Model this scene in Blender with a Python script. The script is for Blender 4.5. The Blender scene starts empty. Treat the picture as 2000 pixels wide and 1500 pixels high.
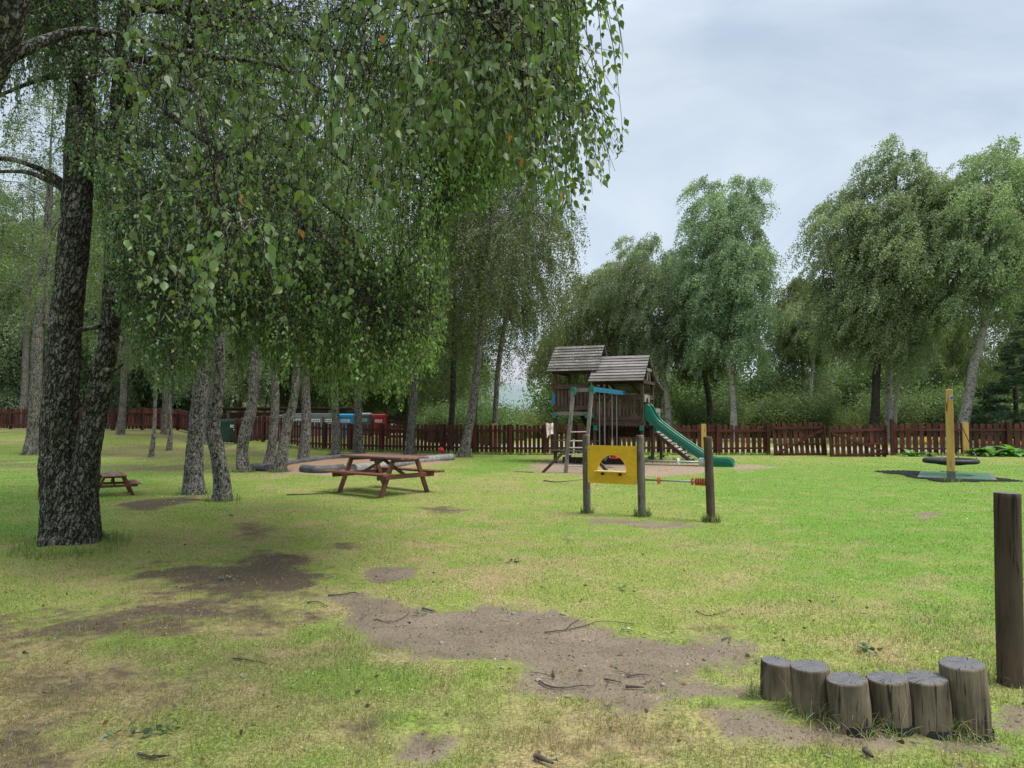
import bpy, math, random
import numpy as np
from mathutils import Vector, Matrix

random.seed(7)
RNG = np.random.default_rng(11)
scn = bpy.context.scene
COL = scn.collection
R = math.radians
PI = math.pi

# ------------------------------------------------------------------ camera model
CAMZ = 1.5
FPX = 1400.0
TILT = math.atan(65.0/1400.0)
ct, st = math.cos(TILT), math.sin(TILT)

def ray(px, py):
    a = (px-1000.0)/FPX; b = (750.0-py)/FPX
    return (a, ct - b*st, st + b*ct)

def at(px, py, Y):
    r = ray(px, py); s = Y/r[1]
    return Vector((r[0]*s, Y, CAMZ + r[2]*s))

def proj(P):
    P = np.asarray(P)
    x = P[..., 0]; y = P[..., 1]; z = P[..., 2]-CAMZ
    d = y*ct + z*st; u = -y*st + z*ct
    d = np.where(d < .05, .05, d)
    return 1000+FPX*x/d, 750-FPX*u/d

# ------------------------------------------------------------------ numpy value noise
def _hash(ix, iy, iz, seed):
    h = (ix*374761393 + iy*668265263 + iz*2147483647 + seed*974634777) & 0xFFFFFFFF
    h = ((h ^ (h >> 13))*1274126177) & 0xFFFFFFFF
    h = h ^ (h >> 16)
    return (h & 0xFFFF)/65535.0

def vnoise(x, y, z=None, seed=0):
    x = np.asarray(x, float); y = np.asarray(y, float)
    z = np.zeros_like(x) if z is None else np.asarray(z, float)
    ix = np.floor(x).astype(np.int64); iy = np.floor(y).astype(np.int64); iz = np.floor(z).astype(np.int64)
    fx = x-ix; fy = y-iy; fz = z-iz
    fx = fx*fx*(3-2*fx); fy = fy*fy*(3-2*fy); fz = fz*fz*(3-2*fz)
    r = 0
    for dx in (0, 1):
        for dy in (0, 1):
            for dz in (0, 1):
                w = (fx if dx else 1-fx)*(fy if dy else 1-fy)*(fz if dz else 1-fz)
                r = r + w*_hash(ix+dx, iy+dy, iz+dz, seed)
    return r

def fbm(x, y, z=None, seed=0, octv=4):
    s = 0; a = .5; t = 0
    x = np.asarray(x, float); y = np.asarray(y, float)
    for k in range(octv):
        s = s + a*vnoise(x*2**k, y*2**k, None if z is None else np.asarray(z)*2**k, seed+k*17)
        t += a; a *= .5
    return s/t

def sm(t):
    t = np.clip(t, 0, 1); return t*t*(3-2*t)

# ------------------------------------------------------------------ terrain
def ground(x, y):
    x = np.asarray(x, float); y = np.asarray(y, float)
    z = .8*sm((-x-12.5)/8)*sm((y-24)/14)
    z = z + .5*sm((-x-4.5)/2.5)*sm((y-31.5-np.maximum(0, -x-12)*.45)/2.5)*sm((16+x)/6)
    z = z + .085*np.maximum(0, y-46)*sm((-x-8)/26)*(1-sm((y-140)/200))
    nr = np.exp(-(x*x+(y-6)**2)/400.)
    z = z + (fbm(x*.35+9, y*.35+3, seed=5, octv=3)-.5)*.10*nr
    z = z + (fbm(x*1.7, y*1.7, seed=8, octv=2)-.5)*.022*nr
    # small ridge left of the middle, worn hollow in front of it
    z = z + .07*np.exp(-(((x+4.2)/2.2)**2+((y-10.6)/.9)**2))
    z = z - .05*np.exp(-(((x-.5)/1.3)**2+((y-5.1)/.7)**2))
    # raised soil at the stumps and at the big tree
    z = z + .05*np.exp(-(((x-1.6)/.5)**2+((y-3.65)/.3)**2))
    z = z + .10*np.exp(-(((x+5.15)/.75)**2+((y-8.4)/.7)**2))
    # dug hole
    hx, hy = -.44, 3.38
    r2 = (x-hx)**2+(y-hy)**2
    z = z - .13*np.exp(-r2/.0065) + .02*np.exp(-(((x-hx-.05)/.16)**2+((y-hy+.02)/.12)**2))
    return z

def gz(x, y):
    return float(ground(x, y))

def G(px, py, far=150):
    r = ray(px, py); s = 1.0; last = s
    while s < far:
        x, y, z = r[0]*s, r[1]*s, CAMZ+r[2]*s
        if z <= gz(x, y):
            a, b = last, s
            for _ in range(18):
                m = (a+b)/2
                if CAMZ+r[2]*m <= gz(r[0]*m, r[1]*m): b = m
                else: a = m
            s = b
            return Vector((r[0]*s, r[1]*s, gz(r[0]*s, r[1]*s)))
        last = s; s *= 1.015
    return Vector((r[0]*far, r[1]*far, 0))

def gflat(px, py):
    r = ray(px, py); s = -CAMZ/r[2]
    return (r[0]*s, r[1]*s)

# ------------------------------------------------------------------ materials
class NT:
    def __init__(s, name):
        s.m = bpy.data.materials.new(name); s.m.use_nodes = True
        s.t = s.m.node_tree; s.t.nodes.clear()
        s.out = s.t.nodes.new('ShaderNodeOutputMaterial')
    def n(s, typ, **kw):
        nd = s.t.nodes.new(typ)
        for k, v in kw.items(): setattr(nd, k, v)
        return nd
    def L(s, a, b): s.t.links.new(a, b)
    def setin(s, nd, key, v):
        if v is None: return
        if isinstance(v, bpy.types.NodeSocket): s.L(v, nd.inputs[key])
        else:
            if isinstance(v, (tuple, list)) and len(v) == 3 and nd.inputs[key].type == 'RGBA': v = (*v, 1)
            nd.inputs[key].default_value = v
    def coord(s, kind='Object', scale=(1, 1, 1)):
        if kind == 'Pure': return s.n('ShaderNodeTexCoord').outputs['Object']
        if kind == 'World':
            o = s.n('ShaderNodeNewGeometry').outputs['Position']
        else:
            o = s.n('ShaderNodeTexCoord').outputs[kind]
        mp = s.n('ShaderNodeMapping'); s.L(o, mp.inputs['Vector']); mp.inputs['Scale'].default_value = scale
        if kind == 'Pure': return s.n('ShaderNodeTexCoord').outputs['Object']
        if kind == 'Object':      # every object gets its own piece of the pattern
            cb = s.n('ShaderNodeCombineXYZ'); r_ = s.math('MULTIPLY', s.objrand(), 37.0)
            for k_ in range(3): s.L(r_, cb.inputs[k_])
            ad = s.n('ShaderNodeVectorMath', operation='ADD'); s.L(o, ad.inputs[0]); s.L(cb.outputs[0], ad.inputs[1]); s.L(ad.outputs[0], mp.inputs['Vector'])
        return mp.outputs[0]
    def noise(s, vec, scale=5, detail=4, rough=.55, dist=0):
        nd = s.n('ShaderNodeTexNoise'); s.L(vec, nd.inputs['Vector'])
        nd.inputs['Scale'].default_value = scale; nd.inputs['Detail'].default_value = detail
        nd.inputs['Roughness'].default_value = rough; nd.inputs['Distortion'].default_value = dist
        return nd.outputs['Fac']
    def voro(s, vec, scale=5, feature='F1', out='Distance'):
        nd = s.n('ShaderNodeTexVoronoi', feature=feature); s.L(vec, nd.inputs['Vector'])
        nd.inputs['Scale'].default_value = scale
        return nd.outputs[out]
    def ramp(s, fac, stops, mode='LINEAR'):
        nd = s.n('ShaderNodeValToRGB'); s.L(fac, nd.inputs[0]); cr = nd.color_ramp; cr.interpolation = mode
        while len(cr.elements) > 1: cr.elements.remove(cr.elements[-1])
        for i, (p, c) in enumerate(stops):
            e = cr.elements[0] if i == 0 else cr.elements.new(p)
            e.position = p
            if isinstance(c, (int, float)): c = (c, c, c)
            e.color = (*c, 1)
        return nd.outputs[0]
    def mix(s, fac, a, b, mode='MIX'):
        nd = s.n('ShaderNodeMix', data_type='RGBA', blend_type=mode)
        s.setin(nd, 0, fac)
        for k, v in ((6, a), (7, b)):
            if isinstance(v, bpy.types.NodeSocket): s.L(v, nd.inputs[k])
            else: nd.inputs[k].default_value = (*v, 1) if len(v) == 3 else v
        return nd.outputs[2]
    def math(s, op, a, b=0, c=None, clamp=False):
        nd = s.n('ShaderNodeMath', operation=op); nd.use_clamp = clamp
        s.setin(nd, 0, a); s.setin(nd, 1, b)
        if c is not None: s.setin(nd, 2, c)
        return nd.outputs[0]
    def attr(s, name):
        return s.n('ShaderNodeAttribute', attribute_name=name)
    def bump(s, h, strength=.5, dist=.01):
        nd = s.n('ShaderNodeBump'); s.L(h, nd.inputs['Height'])
        nd.inputs['Strength'].default_value = strength; nd.inputs['Distance'].default_value = dist
        return nd.outputs[0]
    def bsdf(s, color, rough=.8, normal=None, spec=.3, metal=0):
        p = s.n('ShaderNodeBsdfPrincipled')
        s.setin(p, 'Base Color', color); s.setin(p, 'Roughness', rough)
        s.setin(p, 'Metallic', metal); s.setin(p, 'Specular IOR Level', spec)
        if normal is not None: s.L(normal, p.inputs['Normal'])
        s.L(p.outputs[0], s.out.inputs[0]); return p
    def objrand(s):
        return s.n('ShaderNodeObjectInfo').outputs['Random']

def wood_mat(name, dark, light, axis='z', scale=1.0, rough=.85, speck=None, bumpd=.004, end_dark=0, coordk='Object', spec=.25):
    m = NT(name)
    st_ = {'z': (14, 14, 1.2), 'x': (1.2, 14, 14), 'y': (14, 1.2, 14)}[axis]
    v = m.coord(coordk, tuple(a*scale for a in st_)); v2 = m.coord(coordk, (1, 1, 1))
    a = m.noise(v, 1.0, 8, .65, .4); b = m.noise(v2, 2.2*scale, 5, .6)
    f = m.math('ADD', m.math('MULTIPLY', a, .62), m.math('MULTIPLY', b, .42))
    c = m.ramp(f, [(.34, dark), (.52, tuple((x+y)/2 for x, y in zip(dark, light))), (.68, light)])
    crack = m.ramp(m.noise(v, 2.3, 3, .5, .8), [(.33, .25), (.40, 1)])
    c = m.mix(1.0, c, crack, 'MULTIPLY')
    if speck:
        sp = m.ramp(m.voro(v2, 17), [(.17, 1), (.24, 0)])
        big = m.ramp(m.noise(v2, 2.2, 3), [(.44, 0), (.56, 1)])
        c = m.mix(m.math('MULTIPLY', sp, big), c, speck)
    isl = s_isl = m.n('ShaderNodeNewGeometry').outputs['Random Per Island']
    c = m.mix(1.0, c, m.ramp(isl, [(0, .55), (.5, .95), (1, 1.35)]), 'MULTIPLY')
    h = m.math('MULTIPLY', a, crack)
    m.bsdf(c, rough, m.bump(h, .7, bumpd), spec)
    return m.m

def plain_mat(name, color, rough=.5, var=.25, scale=3, spec=.4, metal=0, dirt=(.08, .07, .05), dirtamt=.5, bumpv=0):
    m = NT(name)
    v = m.coord('Object')
    n1 = m.noise(v, scale, 6, .65)
    n2 = m.noise(v, scale*7, 4, .6)
    c = m.mix(1, color, m.ramp(n2, [(.25, 1-var), (.75, 1.0)]), 'MULTIPLY')
    c = m.mix(m.ramp(n1, [(.5, 0), (.8, dirtamt)]), c, dirt)
    r = m.ramp(n1, [(.3, max(.02, rough-.12)), (.8, min(1, rough+.2))])
    m.bsdf(c, r, m.bump(n2, .3, .003) if bumpv else None, spec, metal)
    return m.m

def leaf_mat(name, rough=.42, trans=.35, spec=.5, sat=1.0):
    m = NT(name)
    a = m.attr('tint').outputs['Color']
    geo = m.n('ShaderNodeNewGeometry')
    back = m.mix(geo.outputs['Backfacing'], a, m.mix(.35, a, (.16, .2, .12)))
    if True:
        hs = m.n('ShaderNodeHueSaturation'); m.L(back, hs.inputs['Color'])
        rnd = m.objrand()
        m.L(m.math('MULTIPLY_ADD', rnd, .24, .88), hs.inputs['Value'])
        m.L(m.math('MULTIPLY_ADD', rnd, .02, .49), hs.inputs['Hue'])
        hs.inputs['Saturation'].default_value = sat
        back = hs.outputs[0]
    p = m.n('ShaderNodeBsdfPrincipled'); m.L(back, p.inputs['Base Color'])
    p.inputs['Roughness'].default_value = rough; p.inputs['Specular IOR Level'].default_value = spec
    t = m.n('ShaderNodeBsdfTranslucent')
    m.L(m.mix(1, back, (1.3, 1.5, .55), 'MULTIPLY'), t.inputs['Color'])
    mx = m.n('ShaderNodeMixShader'); mx.inputs[0].default_value = trans
    m.L(p.outputs[0], mx.inputs[1]); m.L(t.outputs[0], mx.inputs[2]); m.L(mx.outputs[0], m.out.inputs[0])
    return m.m

def bark_mat(name, style):
    m = NT(name)
    v = m.coord('Object'); vs = m.coord('Object', (1, 1, .45)); vh = m.coord('Object', (1, 1, 3.0))
    fiss = m.noise(vs, 26 if style == 'old' else 22, 6, .7, 1.2)
    fine = m.noise(v, 90, 4, .7)
    patch = m.noise(v, 2.6, 5, .65)
    crev = m.ramp(fiss, [(.44, 0), (.56, 1)])
    cell = m.voro(m.coord('Object', (1, 1, .5)), 34); mid = m.noise(m.coord('Object', (1, 1, .40)) if style == 'old' else v, 30 if style != 'old' else 26, 6, .75, 1.0)
    dv = m.n('ShaderNodeVectorMath', operation='ADD'); m.L(m.coord('Object', (1, 1, .38 if style == 'old' else .55)), dv.inputs[0])
    cbn = m.n('ShaderNodeCombineXYZ'); wn = m.math('MULTIPLY', m.noise(v, 16, 4, .6), .10)
    for k_ in range(3): m.L(wn, cbn.inputs[k_])
    m.L(cbn.outputs[0], dv.inputs[1])
    edge = m.voro(dv.outputs[0], 27 if style == 'old' else 27, 'DISTANCE_TO_EDGE')
    plate = m.voro(dv.outputs[0], 27 if style == 'old' else 27, 'F1', 'Color')
    cr_ = m.ramp(edge, [(.02, 0), (.16, 1)])
    if style == 'old':
        big = m.noise(v, 2.1, 4, .6)
        base = m.mix(crev, (.018, .018, .014), (.140, .136, .112))
        base = m.mix(m.math('MULTIPLY', m.ramp(mid, [(.52, 0), (.60, .9)]), m.ramp(big, [(.36, .25), (.60, 1)])), base, (.31, .31, .265))
        base = m.mix(m.ramp(mid, [(.34, .9), (.45, 0)]), base, (.010, .010, .008))
        base = m.mix(m.ramp(fine, [(.54, 0), (.70, .5)]), base, (.17, .175, .13))
        wh = m.math('MULTIPLY', m.ramp(patch, [(.56, 0), (.66, 1)]), m.ramp(m.noise(vh, 9, 5, .7), [(.42, .1), (.58, 1)]))
        base = m.mix(m.math('MULTIPLY', wh, .75), base, (.40, .38, .34))
        moss = m.ramp(m.noise(v, 1.9, 4, .6), [(.46, 0), (.66, .5)])
        base = m.mix(moss, base, m.mix(fine, (.02, .026, .010), (.10, .115, .05)))
        sepc = m.n('ShaderNodeSeparateColor'); m.L(plate, sepc.inputs[0])
        base = m.mix(m.ramp(sepc.outputs[0], [(.45, 0), (.9, .55)]), base, (.215, .215, .185))
        base = m.mix(cr_, (.012, .012, .009), base)
        base = m.mix(m.ramp(patch, [(.60, 0), (.68, .6)]), base, (.36, .35, .31))
    elif style == 'speck':
        base = m.mix(m.ramp(fiss, [(.45, 0), (.54, 1)]), (.022, .020, .017), (.26, .25, .22))
        base = m.mix(m.ramp(mid, [(.36, .95), (.46, 0)]), base, (.018, .016, .013))
        wh = m.math('MULTIPLY', m.ramp(patch, [(.40, .25), (.6, 1)]), m.ramp(mid, [(.52, 0), (.58, 1)]))
        base = m.mix(m.math('MULTIPLY', wh, .85), base, (.50, .48, .43))
        base = m.mix(m.math('MULTIPLY_ADD', cr_, .5, .5), (.016, .015, .012), base)
    elif style == 'white':
        rings = m.ramp(m.noise(vh, 7, 6, .7), [(.40, 0), (.48, 1)])
        base = m.mix(rings, (.05, .045, .04), (.50, .48, .44))
        base = m.mix(m.ramp(mid, [(.38, .9), (.46, 0)]), base, (.045, .04, .035))
        base = m.mix(m.ramp(patch, [(.55, 0), (.68, .85)]), base, (.06, .055, .05))
    else:
        base = m.mix(crev, (.02, .018, .015), (.085, .075, .062))
    m.bsdf(base, .92, m.bump(m.math('ADD', m.math('ADD', m.math('MULTIPLY', fiss, .5), m.math('MULTIPLY', cr_, .8)), m.math('MULTIPLY', fine, .25)), 1.0, .022 if style == 'old' else .012), .15)
    return m.m

# ------------------------------------------------------------------ mesh helpers
def finish(o, parent=None, kind=None, label=None, cat=None, group=None):
    if parent is not None: o.parent = parent
    if kind: o['kind'] = kind
    if label: o['label'] = label
    if cat: o['category'] = cat
    if group: o['group'] = group
    return o

def np_mesh(name, V, F, mat, parent=None, smooth=False, tint=None, attrs=None, loc=None):
    """V (N,3); F (M,k) int array or list of arrays of differing k"""
    me = bpy.data.meshes.new(name)
    Fs = F if isinstance(F, list) else [F]
    Fs = [np.asarray(f, np.int32) for f in Fs if len(f)]
    V = np.asarray(V, np.float32)
    me.vertices.add(len(V)); me.vertices.foreach_set('co', V.ravel())
    loops = np.concatenate([f.ravel() for f in Fs])
    tot = np.concatenate([np.full(len(f), f.shape[1], np.int32) for f in Fs])
    start = np.concatenate([[0], np.cumsum(tot)[:-1]]).astype(np.int32)
    me.loops.add(len(loops)); me.loops.foreach_set('vertex_index', loops)
    me.polygons.add(len(tot)); me.polygons.foreach_set('loop_start', start); me.polygons.foreach_set('loop_total', tot)
    me.update(calc_edges=True)
    if smooth: me.polygons.foreach_set('use_smooth', np.ones(len(tot), bool))
    for nm, arr in (attrs or {}).items():
        a = me.attributes.new(nm, 'FLOAT_COLOR', 'POINT')
        c = np.ones((len(V), 4), np.float32); c[:, :arr.shape[1]] = arr
        a.data.foreach_set('color', c.ravel())
    if tint is not None:
        a = me.attributes.new('tint', 'FLOAT_COLOR', 'POINT')
        c = np.ones((len(V), 4), np.float32); c[:, :3] = tint
        a.data.foreach_set('color', c.ravel())
    me.validate()
    if mat: me.materials.append(mat)
    o = bpy.data.objects.new(name, me); COL.objects.link(o)
    if parent is not None: o.parent = parent
    if loc is not None: o.location = loc
    return o

class MB:
    def __init__(s): s.v = []; s.f = []
    def add(s, vs, fs):
        b = len(s.v); s.v += [tuple(p) for p in vs]; s.f += [tuple(i+b for i in f) for f in fs]; return s
    def box(s, c, size, rot=None):
        hx, hy, hz = (a/2 for a in size); c = Vector(c)
        vs = []
        for sx in (-1, 1):
            for sy in (-1, 1):
                for sz in (-1, 1):
                    p = Vector((sx*hx, sy*hy, sz*hz))
                    if rot is not None: p = rot @ p
                    vs.append(p+c)
        return s.add(vs, [(0, 1, 3, 2), (4, 6, 7, 5), (0, 4, 5, 1), (2, 3, 7, 6), (0, 2, 6, 4), (1, 5, 7, 3)])
    def beam(s, p0, p1, w, h, up=(0, 0, 1)):
        p0 = Vector(p0); p1 = Vector(p1); d = (p1-p0); L = d.length; d.normalize()
        up = Vector(up)
        if abs(d.dot(up)) > .98: up = Vector((0, 1, 0))
        sx = d.cross(up).normalized(); u = sx.cross(d)
        vs = [p + sx*(a*w/2) + u*(b*h/2) for p in (p0, p1) for a, b in ((-1, -1), (1, -1), (1, 1), (-1, 1))]
        return s.add(vs, [(0, 3, 2, 1), (4, 5, 6, 7), (0, 1, 5, 4), (1, 2, 6, 5), (2, 3, 7, 6), (3, 0, 4, 7)])
    def tube(s, pts, rad, n=8, cap=True):
        pts = [Vector(p) for p in pts]
        if isinstance(rad, (int, float)): rad = [rad]*len(pts)
        b = len(s.v); up = None
        for i, p in enumerate(pts):
            d = (pts[min(i+1, len(pts)-1)]-pts[max(i-1, 0)])
            if d.length < 1e-9: d = Vector((0, 0, 1))
            d.normalize()
            if up is None: up = Vector((1, 0, 0)) if abs(d.x) < .9 else Vector((0, 1, 0))
            sx = d.cross(up).normalized(); up = sx.cross(d).normalized()
            for k in range(n):
                a = 2*PI*k/n
                s.v.append(tuple(p + (sx*math.cos(a)+up*math.sin(a))*rad[i]))
        for i in range(len(pts)-1):
            for k in range(n):
                k2 = (k+1) % n
                s.f.append((b+i*n+k, b+i*n+k2, b+(i+1)*n+k2, b+(i+1)*n+k))
        if cap:
            s.f.append(tuple(b+k for k in reversed(range(n))))
            s.f.append(tuple(b+(len(pts)-1)*n+k for k in range(n)))
        return s
    def prism(s, poly, fn, t0, t1):
        """poly: 2-D points; fn(a,b,t) -> 3-D"""
        n = len(poly)
        vs = [fn(a, b, t0) for a, b in poly] + [fn(a, b, t1) for a, b in poly]
        fs = [tuple(range(n)), tuple(reversed(range(n, 2*n)))] + [(i, i+n, (i+1) % n+n, (i+1) % n) for i in range(n)]
        return s.add(vs, fs)
    def build(s, name, mat, parent=None, smooth=False, bevel=0, loc=None):
        me = bpy.data.meshes.new(name); me.from_pydata(s.v, [], s.f)
        import bmesh
        bm = bmesh.new(); bm.from_mesh(me); bmesh.ops.recalc_face_normals(bm, faces=bm.faces); bm.to_mesh(me); bm.free()
        me.update()
        if mat: me.materials.append(mat)
        if smooth:
            me.polygons.foreach_set('use_smooth', [True]*len(me.polygons))
        o = bpy.data.objects.new(name, me); COL.objects.link(o)
        if parent is not None: o.parent = parent
        if loc is not None: o.location = loc
        if bevel:
            b = o.modifiers.new('bevel', 'BEVEL'); b.width = bevel; b.segments = 2; b.limit_method = 'ANGLE'; b.angle_limit = R(40)
        return o

def thing(name, label, cat, loc=(0, 0, 0), rotz=0, group=None):
    o = bpy.data.objects.new(name, None); COL.objects.link(o); o.empty_display_size = .1
    o.location = loc; o.rotation_euler = (0, 0, rotz)
    return finish(o, label=label, cat=cat, group=group)

def copy_tree(o, parent=None):
    c = o.copy(); COL.objects.link(c)
    if parent is not None: c.parent = parent
    for ch in list(o.children): copy_tree(ch, c)
    return c

def part(o, name, parent):
    c = o.copy(); c.name = name; COL.objects.link(c); c.parent = parent; return c
# ================================================================== camera, world, light
cam = bpy.data.cameras.new('camera'); camo = bpy.data.objects.new('camera', cam); COL.objects.link(camo)
cam.sensor_width = 36; cam.lens = 36*FPX/2000; cam.clip_end = 9000; cam.clip_start = .05
camo.location = (0, 0, CAMZ); camo.rotation_euler = (PI/2+TILT, 0, 0)
scn.camera = camo
scn.view_settings.view_transform = 'Standard'; scn.view_settings.look = 'None'
scn.view_settings.exposure = 0; scn.view_settings.gamma = 1
scn.cycles.max_bounces = 6; scn.cycles.diffuse_bounces = 4; scn.cycles.transmission_bounces = 4
scn.cycles.glossy_bounces = 2; scn.cycles.use_denoising = True
scn.cycles.sample_clamp_indirect = 6

SUN_EL, SUN_AZ = R(64), R(110)     # azimuth measured from +Y towards +X
w = bpy.data.worlds.new('World'); scn.world = w; w.use_nodes = True
nt = w.node_tree; nt.nodes.clear()
out = nt.nodes.new('ShaderNodeOutputWorld'); bg = nt.nodes.new('ShaderNodeBackground')
sky = nt.nodes.new('ShaderNodeTexSky'); sky.sky_type = 'NISHITA'; sky.sun_disc = False
sky.sun_elevation = SUN_EL; sky.sun_rotation = SUN_AZ; sky.air_density = 1.0; sky.dust_density = 3
tc = nt.nodes.new('ShaderNodeTexCoord'); sep = nt.nodes.new('ShaderNodeSeparateXYZ')
nt.links.new(tc.outputs['Generated'], sep.inputs[0])
cr = nt.nodes.new('ShaderNodeValToRGB'); nt.links.new(sep.outputs['Z'], cr.inputs[0])
cr.color_ramp.elements[0].position = 0.0; cr.color_ramp.elements[0].color = (7.2, 8.1, 9.0, 1)
cr.color_ramp.elements[1].position = 1.0; cr.color_ramp.elements[1].color = (13.5, 14.1, 15, 1)
e = cr.color_ramp.elements.new(.2); e.color = (6.0, 6.85, 7.7, 1)
e = cr.color_ramp.elements.new(.46); e.color = (4.8, 5.6, 6.6, 1)
e = cr.color_ramp.elements.new(.70); e.color = (11, 11.6, 12.6, 1)
mp = nt.nodes.new('ShaderNodeMapping'); nt.links.new(tc.outputs['Generated'], mp.inputs[0]); mp.inputs['Scale'].default_value = (1.3, 1.3, 2.4)
mp.inputs['Rotation'].default_value = (0, R(-18), 0)
nz = nt.nodes.new('ShaderNodeTexNoise'); nt.links.new(mp.outputs[0], nz.inputs['Vector']); nz.inputs['Scale'].default_value = 1.6
nz.inputs['Detail'].default_value = 6; nz.inputs['Roughness'].default_value = .55; nz.inputs['Distortion'].default_value = .6
cr2 = nt.nodes.new('ShaderNodeValToRGB'); nt.links.new(nz.outputs['Fac'], cr2.inputs[0])
cr2.color_ramp.elements[0].position = .36; cr2.color_ramp.elements[0].color = (.76, .80, .87, 1)
cr2.color_ramp.elements[1].position = .66; cr2.color_ramp.elements[1].color = (1.18, 1.15, 1.10, 1)
mu = nt.nodes.new('ShaderNodeMix'); mu.data_type = 'RGBA'; mu.blend_type = 'MULTIPLY'; mu.inputs[0].default_value = 1
nt.links.new(cr.outputs[0], mu.inputs[6]); nt.links.new(cr2.outputs[0], mu.inputs[7])
mx = nt.nodes.new('ShaderNodeMix'); mx.data_type = 'RGBA'; mx.inputs[0].default_value = .9     # cloud cover over the clear sky
nt.links.new(sky.outputs[0], mx.inputs[6]); nt.links.new(mu.outputs[2], mx.inputs[7])
nt.links.new(mx.outputs[2], bg.inputs[0]); bg.inputs[1].default_value = .13
nt.links.new(bg.outputs[0], out.inputs[0])

sl = bpy.data.lights.new('sun', 'SUN'); sl.energy = 4.6; sl.angle = R(26); sl.color = (1, .96, .88)
so = bpy.data.objects.new('sun', sl); COL.objects.link(so)
sd = Vector((math.sin(SUN_AZ)*math.cos(SUN_EL), math.cos(SUN_AZ)*math.cos(SUN_EL), math.sin(SUN_EL)))
so.rotation_euler = sd.to_track_quat('Z', 'Y').to_euler(); so.location = (20, -10, 40)

# ================================================================== ground cover map (world metres)
def wp(pts): return np.array([gflat(*p) for p in pts])
POLY = []   # (polygon, kind, softness, weight)
def addp(kind, soft, wt, pts): POLY.append((wp(pts), kind, soft, wt))
addp('dirt', .26, 1, [(640, 1166), (700, 1156), (780, 1180), (860, 1186), (960, 1176), (1060, 1186), (1180, 1208), (1290, 1234), (1380, 1236), (1450, 1262), (1458, 1285), (1400, 1306), (1300, 1318), (1445, 1345), (1445, 1366), (1300, 1360), (1240, 1382), (1170, 1375), (1040, 1345), (1035, 1312), (990, 1287), (900, 1278), (800, 1275), (720, 1242), (680, 1216), (700, 1190)])
addp('dark', .75, 1, [(250, 1135), (300, 1112), (440, 1100), (500, 1084), (590, 1092), (630, 1130), (600, 1152), (520, 1165), (400, 1163), (300, 1168)])
addp('dirt', .12, 1, [(720, 1116), (760, 1106), (820, 1108), (800, 1130), (740, 1138)])
addp('dirt', .10, 1, [(775, 1452), (800, 1430), (850, 1432), (890, 1450), (880, 1486), (830, 1500), (780, 1485)])
addp('dirt', .18, .95, [(1402, 1385), (1480, 1395), (1560, 1425), (1700, 1440), (1900, 1440), (2000, 1455), (1960, 1470), (1700, 1468), (1580, 1455), (1440, 1452), (1408, 1420)])
addp('dirt', .15, .9, [(1935, 1372), (2060, 1368), (2080, 1430), (1980, 1432), (1925, 1405)])
addp('dark', .8, .80, [(-80, 1240), (120, 1190), (330, 1170), (560, 1180), (620, 1200), (480, 1230), (420, 1215), (240, 1262), (60, 1290), (-80, 1300)])
addp('dark', .5, .8, [(-60, 1400), (60, 1400), (130, 1440), (110, 1520), (-80, 1530)])
addp('dark', .9, .50, [(560, 1380), (900, 1370), (1250, 1400), (1400, 1440), (1300, 1500), (900, 1500), (600, 1500)])
addp('dark', .06, 1, [(800, 1446), (805, 1430), (828, 1428), (834, 1445), (826, 1462), (806, 1462)])  # dark fill paints the shade inside the dug hole
addp('tan', .6, .80, [(1030, 905), (1100, 897), (1390, 906), (1400, 925), (1300, 930), (1120, 928), (1040, 922)])
addp('tan', .6, .72, [(1415, 906), (1500, 908), (1530, 914), (1440, 920)])
addp('dirt', .35, .8, [(1150, 1012), (1220, 1014), (1340, 1022), (1375, 1030), (1300, 1034), (1160, 1020)])
addp('dark', .5, .75, [(800, 990), (880, 988), (930, 996), (890, 1010), (820, 1004)])
addp('dark', .5, .8, [(230, 985), (300, 975), (400, 968), (395, 982), (300, 996), (240, 998)])
addp('dark', .4, .7, [(430, 1030), (520, 1020), (540, 1050), (480, 1062)])
addp('dark', .25, .8, [(640, 1064), (700, 1060), (690, 1076), (640, 1078)])
addp('dirt', .25, .9, [(1780, 1000), (1830, 998), (1842, 1006), (1800, 1010)])
addp('dark', .25, .85, [(700, 1385), (745, 1412), (735, 1450), (690, 1460), (665, 1440)])
addp('dark', .3, .7, [(1330, 1214), (1400, 1206), (1440, 1216), (1380, 1228)])
addp('tan', .6, 1, [(480, 915), (560, 925), (650, 930), (880, 905), (900, 890), (780, 884), (560, 896)])
addp('dark', 1.0, .62, [(-100, 1290), (300, 1262), (560, 1300), (420, 1350), (160, 1400), (-100, 1480)])
addp('straw', 1.6, 1, [(-200, 1290), (200, 1250), (500, 1300), (560, 1360), (300, 1400), (80, 1500), (-200, 1500)])
addp('straw', 1.2, .8, [(850, 1370), (1060, 1400), (1300, 1400), (1700, 1470), (1700, 1530), (900, 1520), (700, 1440)])
addp('straw', 2.0, .36, [(500, 1040), (900, 1010), (1200, 1080), (1700, 1200), (1800, 1300), (1450, 1230), (1000, 1170), (600, 1150)])
addp('green', 2.5, 1, [(1300, 905), (2300, 905), (2500, 1200), (2000, 1230), (1700, 1150), (1500, 1060), (1350, 980)])
addp('green', 1.2, .9, [(-300, 885), (-20, 885), (120, 900), (300, 905), (330, 930), (150, 1000), (60, 1060), (-400, 1060)])
addp('green', .7, .7, [(440, 1290), (560, 1240), (700, 1230), (830, 1290), (800, 1340), (560, 1330)])
addp('green', .5, .7, [(760, 1360), (830, 1370), (860, 1400), (800, 1430), (700, 1500), (600, 1520), (700, 1430)])
addp('green', .8, .8, [(930, 885), (1040, 888), (1060, 905), (960, 930), (880, 920)])
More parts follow.
